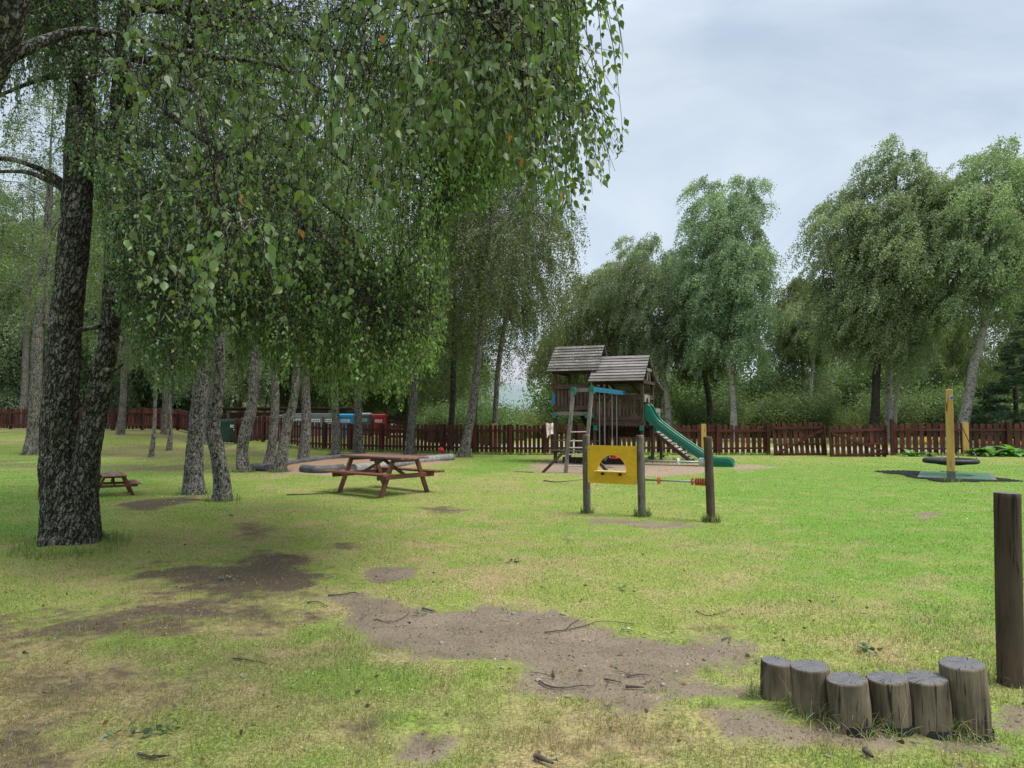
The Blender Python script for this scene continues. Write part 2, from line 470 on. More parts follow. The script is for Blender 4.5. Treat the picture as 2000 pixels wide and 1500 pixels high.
addp('green', .35, .9, [(1440, 1350), (1490, 1345), (1500, 1385), (1450, 1400)])

def sdist(P, poly):
    n = len(poly); dmin = np.full(len(P), 1e9); inside = np.zeros(len(P), bool)
    for i in range(n):
        a = poly[i]; b = poly[(i+1) % n]; ab = b-a
        t = np.clip(((P-a) @ ab)/(ab @ ab+1e-12), 0, 1)
        d = np.hypot(*(P-(a+t[:, None]*ab)).T); dmin = np.minimum(dmin, d)
        c = ((a[1] > P[:, 1]) != (b[1] > P[:, 1]))
        xx = (b[0]-a[0])*(P[:, 1]-a[1])/((b[1]-a[1]) if abs(b[1]-a[1]) > 1e-9 else 1e-9)+a[0]
        inside ^= c & (P[:, 0] < xx)
    return np.where(inside, dmin, -dmin)

def cover(x, y):
    x = np.asarray(x, float).ravel(); y = np.asarray(y, float).ravel()
    P = np.stack([x, y], 1); N = len(x)
    o = {k: np.zeros(N) for k in ('dirt', 'dark', 'tan', 'straw', 'green')}
    wob = (fbm(x*1.3, y*1.3, seed=31, octv=4)-.5)*2
    wob2 = (fbm(x*6, y*6, seed=32, octv=3)-.5)*3.2
    for poly, k, soft, wt in POLY:
        lo = poly.min(0)-soft*2-.5; hi = poly.max(0)+soft*2+.5
        s = (P[:, 0] > lo[0]) & (P[:, 0] < hi[0]) & (P[:, 1] > lo[1]) & (P[:, 1] < hi[1])
        if not s.any(): continue
        d = sdist(P[s], poly) + wob[s]*soft*.55 + wob2[s]*soft*.35
        o[k][s] = np.maximum(o[k][s], wt*sm(.5+d/soft*.5))
    # under the birches the sward is thin
    thin = sm((-x-3)/5)*sm((y-15)/6)*sm((fbm(x*.5, y*.5, seed=40)-.38)*5)
    o['dark'] = np.maximum(o['dark'], thin*.55)
    o['green'] = np.maximum(o['green'], sm((fbm(x*.45+3, y*.45, seed=44)-.52)*6)*.35)
    return o

EL = 1.0
C_GREEN = np.array((.165, .295, .046)); C_YEL = np.array((.265, .322, .078)); C_STRAW = np.array((.40, .315, .165))
C_DIRT = np.array((.176, .142, .106)); C_DARK = np.array((.074, .058, .042)); C_TAN = np.array((.27, .205, .15))

def grass_col(x, y, o):
    n1 = fbm(x*.8, y*.8, seed=51); n2 = fbm(x*5, y*5, seed=52, octv=3)
    g = np.clip(o['green']*1.0 + (n1-.5)*.9 + .10, 0, 1)[:, None]
    n3 = fbm(x*2.1+5, y*2.1, seed=53, octv=4)
    s = np.clip(o['straw']*.62 + (n2-.5)*1.1 + (n3-.5)*1.5*(1-.6*o['green']) + o['dark']*.40 + .10-.10*o['green'], 0, .95)[:, None]
    c = C_YEL*(1-g)+C_GREEN*g
    c = c*(1-s)+C_STRAW*s
    far = sm((y-12)/12)[:, None]*(1-o['dark'][:, None])
    left = sm((-x-1)/8)[:, None]
    c = c*(1-.14*left)
    return c

def axis_steps(lo, hi, a, b, step, grow):
    s = list(np.arange(a, b, step)); h = step; v = b
    while v < hi: s.append(v); h *= grow; v += h
    s.append(hi); h = step; v = a
    while v > lo: h *= grow; v -= h; s.append(max(v, lo))
    return np.array(sorted(set(np.round(s, 4))))
xs = axis_steps(-3500, 3500, -8, 8, .06, 1.07); ys = axis_steps(-60, 5200, 1.6, 13, .055, 1.05)
X, Y = np.meshgrid(xs, ys); Xr, Yr = X.ravel(), Y.ravel()
Z = ground(Xr, Yr)
cv = cover(Xr, Yr)
nx, ny = len(xs), len(ys)
ii = (np.arange(ny-1)[:, None]*nx+np.arange(nx-1)[None, :]).ravel()
F = np.stack([ii, ii+1, ii+1+nx, ii+nx], 1)
gc = grass_col(Xr, Yr, cv)
far = sm((Yr-33)/10)[:, None]                       # beyond the fence: rough field
field = np.array((.30, .33, .12))*(.8+.4*fbm(Xr*.05, Yr*.2, seed=61))[:, None]
wood_floor = np.array((.16, .17, .07))*(.6+.9*fbm(Xr*.3, Yr*.3, seed=62))[:, None]
wl = sm((-Xr-2)/8)[:, None]
gc = gc*(1-far)+(field*(1-wl)+wood_floor*wl)*far
hz = sm((Yr-150)/900)[:, None]; gc = gc*(1-hz)+np.array((.26, .32, .22))*hz  # far ground tint fades to a hazy tone with distance
A1 = np.stack([cv['dirt'], cv['dark'], cv['tan']], 1)

m = NT('lawn_ground')
v = m.coord('World')
tint = m.attr('tint').outputs['Color']; cov = m.attr('cover').outputs['Color']
sp = m.n('ShaderNodeSeparateColor'); m.L(cov, sp.inputs[0])
n_f = m.noise(v, 55, 5, .75); n_m = m.noise(v, 11, 5, .7); n_c = m.noise(v, 2.2, 4, .6)
def mask(ch, lo, hi, k=.7):
    a = m.math('ADD', ch, m.math('MULTIPLY', m.math('SUBTRACT', n_m, .5), k))
    a = m.math('ADD', a, m.math('MULTIPLY', m.math('SUBTRACT', n_f, .5), k*.9))
    return m.ramp(a, [(lo, 0), (hi, 1)])
md = mask(sp.outputs[0], .34, .68, 1.1); mk = mask(sp.outputs[1], .38, .72, 1.0); mt = mask(sp.outputs[2], .35, .65)
gcol = m.mix(1, tint, m.ramp(n_f, [(.32, .22), (.5, .7), (.68, 1.2)]), 'MULTIPLY')  # noise-broken tint, darkened for the shaded gaps under the blades
gcol = m.mix(m.ramp(n_m, [(.60, 0), (.78, .35)]), gcol, (.14, .11, .06))
peb = m.voro(v, 70, 'F1', 'Color'); pebd = m.voro(v, 70)
soil = m.mix(n_m, tuple(C_DIRT*.62), tuple(C_DIRT*1.20))
soil = m.mix(m.ramp(n_c, [(.40, 0), (.65, .6)]), soil, tuple(np.minimum(1, C_DIRT*1.42)))
pb = m.math('MULTIPLY', m.ramp(pebd, [(.22, 1), (.34, 0)]), m.ramp(m.noise(v, 22, 2), [(.46, 0), (.56, .95)]))
soil = m.mix(pb, soil, m.mix(peb, (.42, .37, .33), (.12, .09, .07)))
soil = m.mix(m.ramp(n_f, [(.36, .8), (.47, 0)]), soil, (.045, .032, .026))
dark = m.mix(n_m, tuple(C_DARK*.55), tuple(C_DARK*1.6))
dark = m.mix(m.ramp(m.noise(v, 75, 3, .6), [(.58, 0), (.66, .8)]), dark, (.22, .16, .10))
tan = m.mix(n_m, tuple(C_TAN*.75), tuple(C_TAN*1.15))
c = m.mix(mk, gcol, dark); c = m.mix(md, c, soil); c = m.mix(mt, c, tan)
h = m.math('ADD', m.math('MULTIPLY', n_f, .6), m.math('MULTIPLY', pb, .5))
m.bsdf(c, .95, m.bump(h, .9, .012), .12)
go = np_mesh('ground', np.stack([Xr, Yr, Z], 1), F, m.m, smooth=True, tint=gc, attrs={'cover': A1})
finish(go, kind='structure')

# ---- track beyond the fence seen through the gate, and the pale path on the left bank
def strip(name, pts, wdt, matl, dz=.006, n=40):
    V = []; Fq = []
    pts = [Vector(p) for p in pts]
    P = []
    for i in range(len(pts)-1):
        for k in range(n): P.append(pts[i].lerp(pts[i+1], k/n))
    P.append(pts[-1])
    for i, p in enumerate(P):
        d = (P[min(i+1, len(P)-1)]-P[max(i-1, 0)]).normalized(); s = Vector((-d.y, d.x))
        w_ = wdt*(.9+.25*math.sin(i*.7)+.1*math.sin(i*1.9))
        for k in (-1, -.5, 0, .5, 1):
            q = p+s*(k*w_/2); V.append((q.x, q.y, gz(q.x, q.y)+dz+(.02 if abs(k) < .9 else -.05)))
    for i in range(len(P)-1):
        for k in range(4): a = i*5+k; Fq.append((a, a+1, a+6, a+5))
    o = np_mesh(name, V, np.array(Fq), matl, smooth=True); return finish(o, kind='structure')
mg = NT('gravel'); v = mg.coord('World'); a = mg.noise(v, 12, 6, .7)
mg.bsdf(mg.mix(a, (.20, .20, .21), (.40, .39, .38)), .9, mg.bump(a, .5, .01), .2)
strip('track', [(-3, 38), (8, 34.5), (22, 33.5), (60, 36)], 3.2, mg.m, .02)
mp_ = NT('pale_path'); v = mp_.coord('World'); a = mp_.noise(v, 3, 6, .7)
mp_.bsdf(mp_.mix(a, (.33, .27, .20), (.50, .44, .36)), .9, None, .2)
strip('path', [(-64, 57), (-45, 62), (-33, 60), (-24, 54), (-16, 52)], 1.7, mp_.m, .03)

# ---- distant hill
hx = np.linspace(-2600, 2600, 180); hy = np.linspace(900, 3600, 90)
HX, HY = np.meshgrid(hx, hy); hxr, hyr = HX.ravel(), HY.ravel()
hh = 230*np.exp(-(((hxr+250)/900)**2+((hyr-2300)/700)**2)) + 120*np.exp(-(((hxr-1500)/800)**2+((hyr-2600)/700)**2)) + 200*np.exp(-(((hxr+1900)/800)**2+((hyr-2500)/700)**2))
hh = hh*(.85+.35*fbm(hxr*.002, hyr*.002, seed=71))-3 + 14*(fbm(hxr*.008, hyr*.008, seed=72)-.5)*sm((hyr-1100)/600)
nh = len(hx); ii = (np.arange(len(hy)-1)[:, None]*nh+np.arange(nh-1)[None, :]).ravel()
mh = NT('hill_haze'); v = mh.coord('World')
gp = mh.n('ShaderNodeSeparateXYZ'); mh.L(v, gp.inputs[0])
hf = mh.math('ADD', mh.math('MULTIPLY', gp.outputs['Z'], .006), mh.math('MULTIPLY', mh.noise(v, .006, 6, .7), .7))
cH = mh.ramp(hf, [(.30, (.26, .31, .21)), (.42, (.15, .20, .19)), (.78, (.18, .225, .235)), (.95, (.26, .27, .30)), (1.0, (.28, .285, .315))])  # bluish distance haze is mixed into these hill colours
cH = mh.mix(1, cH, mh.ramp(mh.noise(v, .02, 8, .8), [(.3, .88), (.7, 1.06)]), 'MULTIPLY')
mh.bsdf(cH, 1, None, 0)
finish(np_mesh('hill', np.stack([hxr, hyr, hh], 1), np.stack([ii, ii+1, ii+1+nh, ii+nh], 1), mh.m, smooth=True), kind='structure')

# ================================================================== grass blades
def blades(name, x, y, hgt, wid, col, lean=.5, seg=1, matl=None, curl=0):
    n = len(x); z = ground(x, y)
    az = RNG.uniform(0, 2*PI, n); la = RNG.uniform(0, lean, n); ld = RNG.uniform(0, 2*PI, n)
    sx, sy = np.cos(az)*wid/2, np.sin(az)*wid/2
    base = np.stack([x, y, z-.004], 1); side = np.stack([sx, sy, 0*sx], 1)
    dirh = np.stack([np.cos(ld), np.sin(ld), 0*ld], 1)
    if seg == 1:
        tip = base + dirh*(np.sin(la)*hgt)[:, None] + np.array((0, 0, 1.))*(np.cos(la)*hgt)[:, None]
        V = np.stack([base-side, base+side, tip], 1).reshape(-1, 3); Fq = np.arange(n*3).reshape(-1, 3)
        T = np.repeat(col, 3, 0); T[0::3] *= .42; T[1::3] *= .42  # roots darkened: shade between the blades put into the tint
        Fl = Fq
    else:
        rows = []
        for k in range(seg+1):
            t = k/seg; an = la*(t**.9)*(1+curl)
            p = base + dirh*(np.sin(an)*hgt*t)[:, None] + np.array((0, 0, 1.))*(np.cos(an)*hgt*t)[:, None]
            wk = (1-t)**.6 if k < seg else .04
            rows += [p-side*wk, p+side*wk]
        V = np.stack(rows, 1).reshape(-1, 3); K = 2*(seg+1)
        b = np.arange(n)[:, None]*K
        Fl = np.concatenate([np.stack([b[:, 0]+2*k, b[:, 0]+2*k+1, b[:, 0]+2*k+3, b[:, 0]+2*k+2], 1) for k in range(seg)])
        T = np.repeat(col, K, 0)
    o = np_mesh(name, V, Fl, matl, tint=np.clip(T, 0, 1))
    return o
MG = leaf_mat('grass_blade', .55, .25, .3)
NB = 560000
r = RNG.random(NB); yb = 2.1*(34/2.1)**r
xb = yb*RNG.uniform(-.92, .92, NB)
xb = np.concatenate([xb, RNG.uniform(-9, 9, 30000)]); yb = np.concatenate([yb, RNG.uniform(.3, 9, 30000)])
o = cover(xb, yb)
bare = np.clip(o['dirt']*1.15+o['tan']*.9+o['dark']*.95, 0, 1)
bare = sm((bare-.22+(fbm(xb*7, yb*7, seed=81, octv=4)-.5)*2.1)/.45)
sand = sdist(np.stack([xb, yb], 1), wp([(560, 908), (680, 894), (800, 888), (885, 890), (860, 912), (650, 928), (500, 920)])) > -.2
keep = (RNG.random(len(xb)) > bare*.965) & ~sand & (yb < 28+np.maximum(0, -xb-10)*1.2)
xb, yb = xb[keep], yb[keep]; o = {k: a[keep] for k, a in o.items()}
col = grass_col(xb, yb, o)*RNG.uniform(.62, 1.3, len(xb))[:, None]
dead = RNG.random(len(xb)) < (.10+.35*o['straw']+.25*o['dark'])
col[dead] = C_STRAW*RNG.uniform(.7, 1.35, dead.sum())[:, None]
clump = fbm(xb*2.4, yb*2.4, seed=85, octv=3)
hg = (.010+.025*RNG.random(len(xb))**1.8)*np.where(yb < 5.5, 1.15, 1)*(.7+.9*clump)*(1+.5*o['green']*(yb < 6))
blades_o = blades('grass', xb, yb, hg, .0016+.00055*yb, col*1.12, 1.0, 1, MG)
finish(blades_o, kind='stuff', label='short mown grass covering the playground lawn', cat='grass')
# ================================================================== trees
M_OLD = bark_mat('bark_old', 'old'); M_SPECK = bark_mat('bark_speckled', 'speck')
M_WHITE = bark_mat('bark_white', 'white'); M_DARKB = bark_mat('bark_dark', 'dark')
M_LEAF = leaf_mat('leaf_near', .42, .38, .42); M_LEAFF = leaf_mat('leaf_far', .5, .38, .4)

def nrm(a): return a/np.maximum(1e-9, np.linalg.norm(a, axis=-1, keepdims=True))

def leaves_geo(pos, tip, size, detail=True, flat=.9):
    n = len(pos)
    t = nrm(tip); r = nrm(RNG.normal(size=(n, 3)))
    s = nrm(np.cross(t, r)); nn = np.cross(s, t)
    size = np.broadcast_to(np.asarray(size, float), (n,))[:, None]
    if detail:
        fold = RNG.uniform(-.4, 3.2, n)[:, None]; curl = RNG.uniform(-.25, .30, n)[:, None]; flat = flat*.86
        tpl = [(0, 0, 0), (.16, -.36, .07), (.40, -.43, .10), (.72, -.20, .06), (1.08, 0, -.06), (.72, .20, .06), (.40, .43, .10), (.16, .36, .07)]
        fc = [(0, 1, 2, 3), (0, 3, 4, 5), (0, 5, 6, 7)]
    else:
        tpl = [(0, 0, 0), (.42, -.42, .07), (1.0, 0, -.02), (.42, .42, .07)]; fc = [(0, 1, 2, 3)]
    if not detail: fold = 1.0; curl = 0.0
    P = np.stack([pos + size*(t*a+s*(b*flat)+nn*(c*fold+curl*a*a)) for a, b, c in tpl], 1).reshape(-1, 3)
    k = len(tpl); b = np.arange(n)[:, None]*k
    F = np.concatenate([b+np.array(f)[None, :] for f in fc])
    return P, F, k

def strands_pts(S, L, d0, K=6, wind=(0, 0, 0), droop=1.0):
    """hanging shoots: start points S (n,3), lengths L, starting directions d0"""
    n = len(S); P = [S]; p = S.copy(); w_ = np.array(wind)
    wob = RNG.normal(size=(n, 3))*.18
    for k in range(1, K):
        t = k/(K-1)
        g = np.array((0, 0, -1.))*droop*(.35+1.0*t)
        d = nrm(d0*(1-t)**1.2*1.0 + g + w_*t + wob*(.6+.4*math.sin(k*2.1)))
        p = p + d*(L/(K-1))[:, None]; P.append(p)
    return np.stack(P, 1)

def thin_tubes(P, r0, r1=.4):
    """3-sided tubes along polylines P (n,K,3)"""
    n, K, _ = P.shape
    d = nrm(P[:, -1]-P[:, 0]); ref = np.where(np.abs(d[:, 2:3]) > .8, np.array((1., 0, 0)), np.array((0, 0, 1.)))
    a = nrm(np.cross(d, ref)); b = np.cross(d, a)
    rad = (np.broadcast_to(np.asarray(r0, float), (n,))[:, None]*np.linspace(1, r1, K)[None, :])[:, :, None]
    rings = []
    for j in range(3):
        an = 2*PI*j/3; rings.append(P+rad*(a*math.cos(an)+b*math.sin(an))[:, None, :])
    V = np.stack(rings, 2).reshape(-1, 3)
    base = (np.arange(n)*K*3)[:, None]
    F = []
    for k in range(K-1):
        for j in range(3):
            j2 = (j+1) % 3
            F.append(np.concatenate([base+k*3+j, base+k*3+j2, base+(k+1)*3+j2, base+(k+1)*3+j], 1))
    return V, np.concatenate(F)

def merge(parts):
    V = []; F = []; b = 0
    for v, f in parts:
        V.append(v); F.append(np.asarray(f)+b); b += len(v)
    return np.concatenate(V), np.concatenate(F)

def tube_np(pts, rad, n=10, rough=0, seed=0, sub=1, rscale=6, flare=0):
    """smooth tube through pts with optional bark relief, returns V,F"""
    pts = np.asarray([tuple(p) for p in pts], float); rad = np.asarray(rad, float)
    if sub > 1:
        u = np.arange(len(pts)); uu = np.linspace(0, len(pts)-1, (len(pts)-1)*sub+1)
        P = []
        for q in uu:
            i = int(min(q, len(pts)-2)); t = q-i
            p0 = pts[max(i-1, 0)]; p1 = pts[i]; p2 = pts[i+1]; p3 = pts[min(i+2, len(pts)-1)]
            P.append(.5*((2*p1)+(-p0+p2)*t+(2*p0-5*p1+4*p2-p3)*t*t+(-p0+3*p1-3*p2+p3)*t**3))
        pts = np.array(P); rad = np.interp(uu, u, rad)
    m_ = len(pts); up = np.array((1., .02, 0)); V = []
    for i in range(m_):
        d = pts[min(i+1, m_-1)]-pts[max(i-1, 0)]; d /= np.linalg.norm(d)+1e-9
        if abs(d @ up) > .95: up = np.array((0, 1., .1))
        sx = np.cross(d, up); sx /= np.linalg.norm(sx); up = np.cross(sx, d); up /= np.linalg.norm(up)
        a = np.arange(n)*2*PI/n
        V.append(pts[i]+(np.cos(a)[:, None]*sx+np.sin(a)[:, None]*up)*rad[i])
    V = np.stack(V)
    if rough:
        C = pts[:, None, :]; D = V-C; q = V*rscale
        nz_ = fbm(q[..., 0], q[..., 1], q[..., 2]*.45, seed=seed, octv=4)
        rid = 1-np.abs(fbm(q[..., 0]*2.2, q[..., 1]*2.2, q[..., 2]*.7, seed=seed+5, octv=3)-.5)*4
        amt = 1+rough*((nz_-.5)*2+rid*.5)
        if flare:
            an = np.arange(n)*2*PI/n; hgt = V[..., 2]-V[0, 0, 2]
            amt = amt*(1+flare*np.exp(-np.maximum(0, hgt)/.30)*(.45+.55*np.cos(an*5+seed))[None, :])
        V = C+D*amt[..., None]
    F = []
    idx = np.arange(m_*n).reshape(m_, n)
    F = np.stack([idx[:-1], np.roll(idx[:-1], -1, 1), np.roll(idx[1:], -1, 1), idx[1:]], -1).reshape(-1, 4)
    return V.reshape(-1, 3), F

def crown(name_seed, H, Rr, leaders=None, base_frac=.12, nprim=34, leaf=.06, nleaf=30000, wind=(0, 0, 0), strand=(.5, 1.6),
          colr=((.060, .105, .028), (.12, .17, .05)), r0=.09, zmin=None, open_=.0, prof=None, limbs_detail=1, lift=.0):
    """crown with its own limbs; local origin at the bottom of the upper stem. returns (limb V,F),(leaf V,F,tint)"""
    rg = np.random.default_rng(name_seed)
    leaders = leaders or [(0, 0, H, 1.0)]
    prof = prof or (lambda t: (math.sin(PI*min(1, max(0, (t+.12)/1.12))**.75)*.95+.12))
    parts = []; SS = []; SD = []; SL = []; PRIMS = []
    for li, (lx, ly, lh, ls) in enumerate(leaders):
        lead = [(lx*(q**1.2)+.10*H/8*math.sin(q*5+name_seed+li)*(q), ly*(q**1.2)+.08*H/8*math.cos(q*4+li), lh*q) for q in np.linspace(0, 1, 9)]
        lr = [r0*ls*(1-.93*q)+.006 for q in np.linspace(0, 1, 9)]
        parts.append(tube_np(lead, lr, 8 if limbs_detail else 5, .05, name_seed, 2))
        lead = np.array(lead); npz = int(nprim*ls)
        for i in range(npz):
            t = base_frac+(1-base_frac)*((i+rg.random()*.6)/npz)
            q = t*8; k = int(min(7, q)); p = lead[k]+(lead[k+1]-lead[k])*(q-k)
            az = i*2.399+rg.normal()*.35+li*1.3
            tt = (t-base_frac)/(1-base_frac)
            Lp = Rr*ls**.5*prof(tt)*rg.uniform(.58, 1.22)
            el = R(38+30*tt+rg.normal()*7)
            d = np.array((math.cos(az)*math.cos(el), math.sin(az)*math.cos(el), math.sin(el)))
            hd = np.array((math.cos(az), math.sin(az), 0))
            K = 6; pp = [p]; cur = p.copy(); seglen = Lp/math.cos(R(30))/(K-1)
            for s_ in range(1, K):
                u = s_/(K-1)
                dd = d*(1-u)+hd*(.9*u)+np.array((0, 0, -.62*u*u+lift))+rg.normal(size=3)*.10+np.array(wind)*.35*u
                cur = cur+dd/np.linalg.norm(dd)*seglen; pp.append(cur.copy())
            rb = max(.012, r0*ls*(1-.9*t)*.42)
            parts.append(tube_np(pp, np.linspace(rb, .006, K), 5 if limbs_detail else 4))
            pp = np.array(pp); PRIMS.append(pp)
            ns = max(3, int(5+6*Lp/3))
            for j in range(ns):
                u = rg.uniform(.25, 1.0); qq = u*(K-1); kk = int(min(K-2, qq)); sp_ = pp[kk]+(pp[kk+1]-pp[kk])*(qq-kk)
                a2 = az+rg.choice((-1, 1))*rg.uniform(.4, 1.2); L2 = Lp*rg.uniform(.18, .42)*(1.25-u*.6)
                d2 = np.array((math.cos(a2), math.sin(a2), rg.uniform(-.05, .55)))
                e2 = [sp_+d2*L2*v_+np.array((0, 0, -.35*L2*v_*v_))+np.array(wind)*.3*L2*v_ for v_ in (0, .5, 1)]
                parts.append(tube_np(e2, (.35*rb+.004, .007, .004), 3))
                e2 = np.array(e2)
                nn_ = rg.integers(3, 6)
                for _ in range(nn_):
                    v_ = rg.uniform(.2, 1); c_ = e2[0]*(1-v_)+e2[2]*v_+rg.normal(size=3)*.08*Rr/3
                    SS.append(c_); dd0 = d2+rg.normal(size=3)*.6; SD.append(dd0/np.linalg.norm(dd0)); SL.append(rg.uniform(*strand)*(.55 if tt > .85 else 1))
            # tip shoots
            for _ in range(3):
                SS.append(pp[-1]+rg.normal(size=3)*.05); SD.append(nrm(hd+np.array((0, 0, .3)))); SL.append(rg.uniform(*strand))
        for _ in range(46):
            SS.append(lead[-1]-np.array((0, 0, rg.uniform(0, 2.4*H/10)))+rg.normal(size=3)*.18); dd0 = rg.normal(size=3)*.5+np.array((0, 0, 1)); SD.append(dd0/np.linalg.norm(dd0)); SL.append(strand[0]*rg.uniform(.7, 1.6))
    S = np.array(SS); D = np.array(SD); Ls = np.array(SL)
    P = strands_pts(S, Ls, D, 6, wind, .85)
    if zmin is not None: P[..., 2] = np.maximum(P[..., 2], zmin+rg.random((len(P), 1))*.5)
    w_ = Ls/Ls.sum(); cl = rg.uniform(.15, 1.6, len(Ls)); w_ = w_*cl; w_ /= w_.sum()
    idx = rg.choice(len(P), nleaf, p=w_); t = rg.random(nleaf)**.85*4.999; k = t.astype(int); f = (t-k)[:, None]
    pos = P[idx, k]*(1-f)+P[idx, k+1]*f + rg.normal(size=(nleaf, 3))*leaf*.75
    tip = nrm(P[idx, k+1]-P[idx, k])*.6+rg.normal(size=(nleaf, 3))*.55+np.array((0, 0, -.45))
    V, F, kk = leaves_geo(pos, tip, leaf*rg.uniform(.65, 1.25, nleaf), False)
    c0, c1 = np.array(colr[0]), np.array(colr[1])
    q = fbm(pos[:, 0]*1.1/Rr*3, pos[:, 1]*1.1/Rr*3, pos[:, 2]*1.1/Rr*3, seed=name_seed)
    q = np.clip((q-.5)*2.2+.5+rg.normal(size=nleaf)*.22, 0, 1)[:, None]
    T = (c0*(1-q)+c1*q)*rg.uniform(.75, 1.3, nleaf)[:, None]
    yel = rg.random(nleaf) < .02; T[yel] = np.array((.30, .27, .06))
    return merge(parts), (V, F, np.repeat(np.clip(T, 0, 1), kk, 0)), P

def crown_objs(seed, barkm, leafm, H, Rr, strandtubes=0, **kw):
    (lv, lf), (V, F, T), P = crown(seed, H, Rr, **kw)
    if strandtubes:
        v2, f2 = thin_tubes(P[::strandtubes], .004 if Rr < 3.4 else .007); lv, lf = merge([(lv, lf), (v2, f2)])
    a = np_mesh('limb', lv, lf, barkm, smooth=True); b = np_mesh('crown', V, F, leafm, tint=T)
    return a, b

PROTO = []   # objects linked only to be copied, then removed
def proto(*a, **k):
    o = crown_objs(*a, **k); PROTO.extend(o); return o

mid_col = ((.055, .095, .024), (.125, .175, .045))
dk_col = ((.050, .088, .028), (.115, .165, .045))
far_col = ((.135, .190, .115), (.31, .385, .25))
MIDC = [proto(101+i, M_SPECK, M_LEAFF, h, r_, leaf=.058, nleaf=30000, nprim=30, strand=(.5, 1.5), colr=mid_col if i % 2 else dk_col, r0=.10, base_frac=.04, strandtubes=3)
        for i, (h, r_) in enumerate([(8.5, 2.9), (9.5, 3.1), (7.5, 2.6)])]
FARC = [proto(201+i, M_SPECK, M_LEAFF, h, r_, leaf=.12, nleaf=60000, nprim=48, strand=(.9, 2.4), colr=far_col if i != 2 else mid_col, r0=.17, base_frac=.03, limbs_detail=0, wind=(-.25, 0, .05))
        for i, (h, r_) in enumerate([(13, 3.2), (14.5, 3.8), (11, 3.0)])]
TREES = 'birch trees'

def stem(path_px, Y, seed, name='trunk', mat_=None, parent=None, origin=None, extra=None, n=28, sub=8, rough=.10, flare=.35, rs=7):
    """path_px: (px, py, width_px) seen at depth Y -> tapered trunk standing on the ground"""
    pts = []; rad = []
    for i, (px, py, w_) in enumerate(path_px):
        yy = Y if not isinstance(Y, (list, tuple)) else Y[i]
        p = at(px, py, yy); pts.append(p); rad.append(w_/FPX*yy/2)
    if pts[0].z > gz(pts[0].x, pts[0].y)-.1:
        b = pts[0].copy(); b.z = gz(b.x, b.y)-.15; pts.insert(0, b); rad.insert(0, rad[0]*1.12)
    pts = [p-origin for p in pts]
    return tube_np(pts, rad, n, rough, seed, sub, rs, flare), pts[-1], rad[-1]

def birch_at(px, py, path, Y=None, cr=0, label='', mat_=None, scale=1.0, rot=0, zadd=0, group=None, seed=1, crmat=None, flare=.35):
    g = G(px, py)
    if Y is not None: g = at(px, py, Y); g.z = gz(g.x, g.y)
    root = thing('birch_tree', label, 'tree', g, group=group)
    (v, f), top, rt = stem([(px, py, path[0][2])]+[p for p in path[1:]] if path[0][1] == py else path, g.y, seed, origin=g, flare=flare)
    np_mesh('trunk', v, f, mat_ or M_SPECK, root, smooth=True)
    lo, co = (MIDC[cr] if isinstance(cr, int) else cr)
    for s_, nm in ((lo, 'limb'), (co, 'crown')):
        c = part(s_, nm, root); c.location = top+Vector((0, 0, zadd)); c.rotation_euler = (0, 0, rot); c.scale = (scale, scale, scale)
    return root

# ---- middle row of birches inside the fence
birch_at(60, 888, [(60, 888, 27), (66, 830, 21), (72, 700, 19), (80, 560, 17), (92, 450, 14), (100, 330, 10)], cr=1, rot=1, scale=1.0, zadd=-6.0, seed=3, mat_=M_SPECK, label='birch leaning slightly right, leftmost full trunk inside the fence')
birch_at(40, 836, [(40, 836, 13), (48, 760, 12), (52, 650, 11), (60, 500, 9)], cr=0, rot=2, zadd=-5, scale=1.2, seed=4, label='slim shaded birch close behind the leftmost leaning trunk')
birch_at(235, 848, [(235, 848, 15), (240, 790, 12), (243, 700, 11), (246, 560, 10), (246, 430, 7)], cr=2, rot=3, zadd=-7, scale=1.25, seed=5, label='straight grey birch against the fence right of the double trunk')
birch_at(295, 893, [(295, 893, 10), (301, 840, 7), (303, 780, 6), (300, 700, 5)], cr=2, scale=.7, rot=4, seed=6, label='thinnest birch, standing alone on the worn grass left of the thick pair')
birch_at(330, 880, [(330, 880, 11), (333, 840, 7), (331, 780, 7), (334, 700, 6)], cr=0, scale=.75, rot=5, seed=7, label='thin upright birch just right of the thinnest one')
birch_at(320, 848, [(320, 848, 12), (322, 800, 10), (326, 720, 9)], cr=1, scale=.8, rot=0, seed=8, label='slim birch touching the corner of the picket fence')
birch_at(380, 965, [(380, 965, 41), (378, 930, 34), (381, 870, 30), (388, 800, 29), (392, 740, 26), (390, 640, 22), (384, 520, 18)], cr=0, scale=.72, rot=2.5, zadd=-.6, seed=9, label='thick straight birch with black scarred bark beside the curved trunk')
birch_at(400, 868, [(400, 868, 12), (403, 820, 10), (406, 740, 9)], cr=2, scale=.9, rot=1.2, seed=10, label='slim birch glimpsed between the thick straight and the curved trunk')
birch_at(435, 978, [(435, 978, 35), (434, 940, 29), (424, 880, 26), (416, 840, 27), (420, 790, 25), (428, 730, 22), (428, 640, 18), (420, 540, 15)], cr=1, scale=.66, rot=.6, zadd=-.5, seed=11, label='birch with a trunk that curves left then right, nearest of the row')
birch_at(475, 922, [(475, 922, 23), (473, 880, 21), (480, 840, 22), (491, 800, 19), (497, 740, 17), (495, 640, 14)], cr=2, scale=.85, rot=1.7, seed=12, label='bent birch at the left end of the log edging')
birch_at(525, 905, [(525, 905, 20), (531, 870, 16), (536, 820, 16), (538, 770, 14), (535, 690, 12)], cr=0, scale=.85, rot=3.7, seed=13, label='birch leaning right just behind the dark edging log')
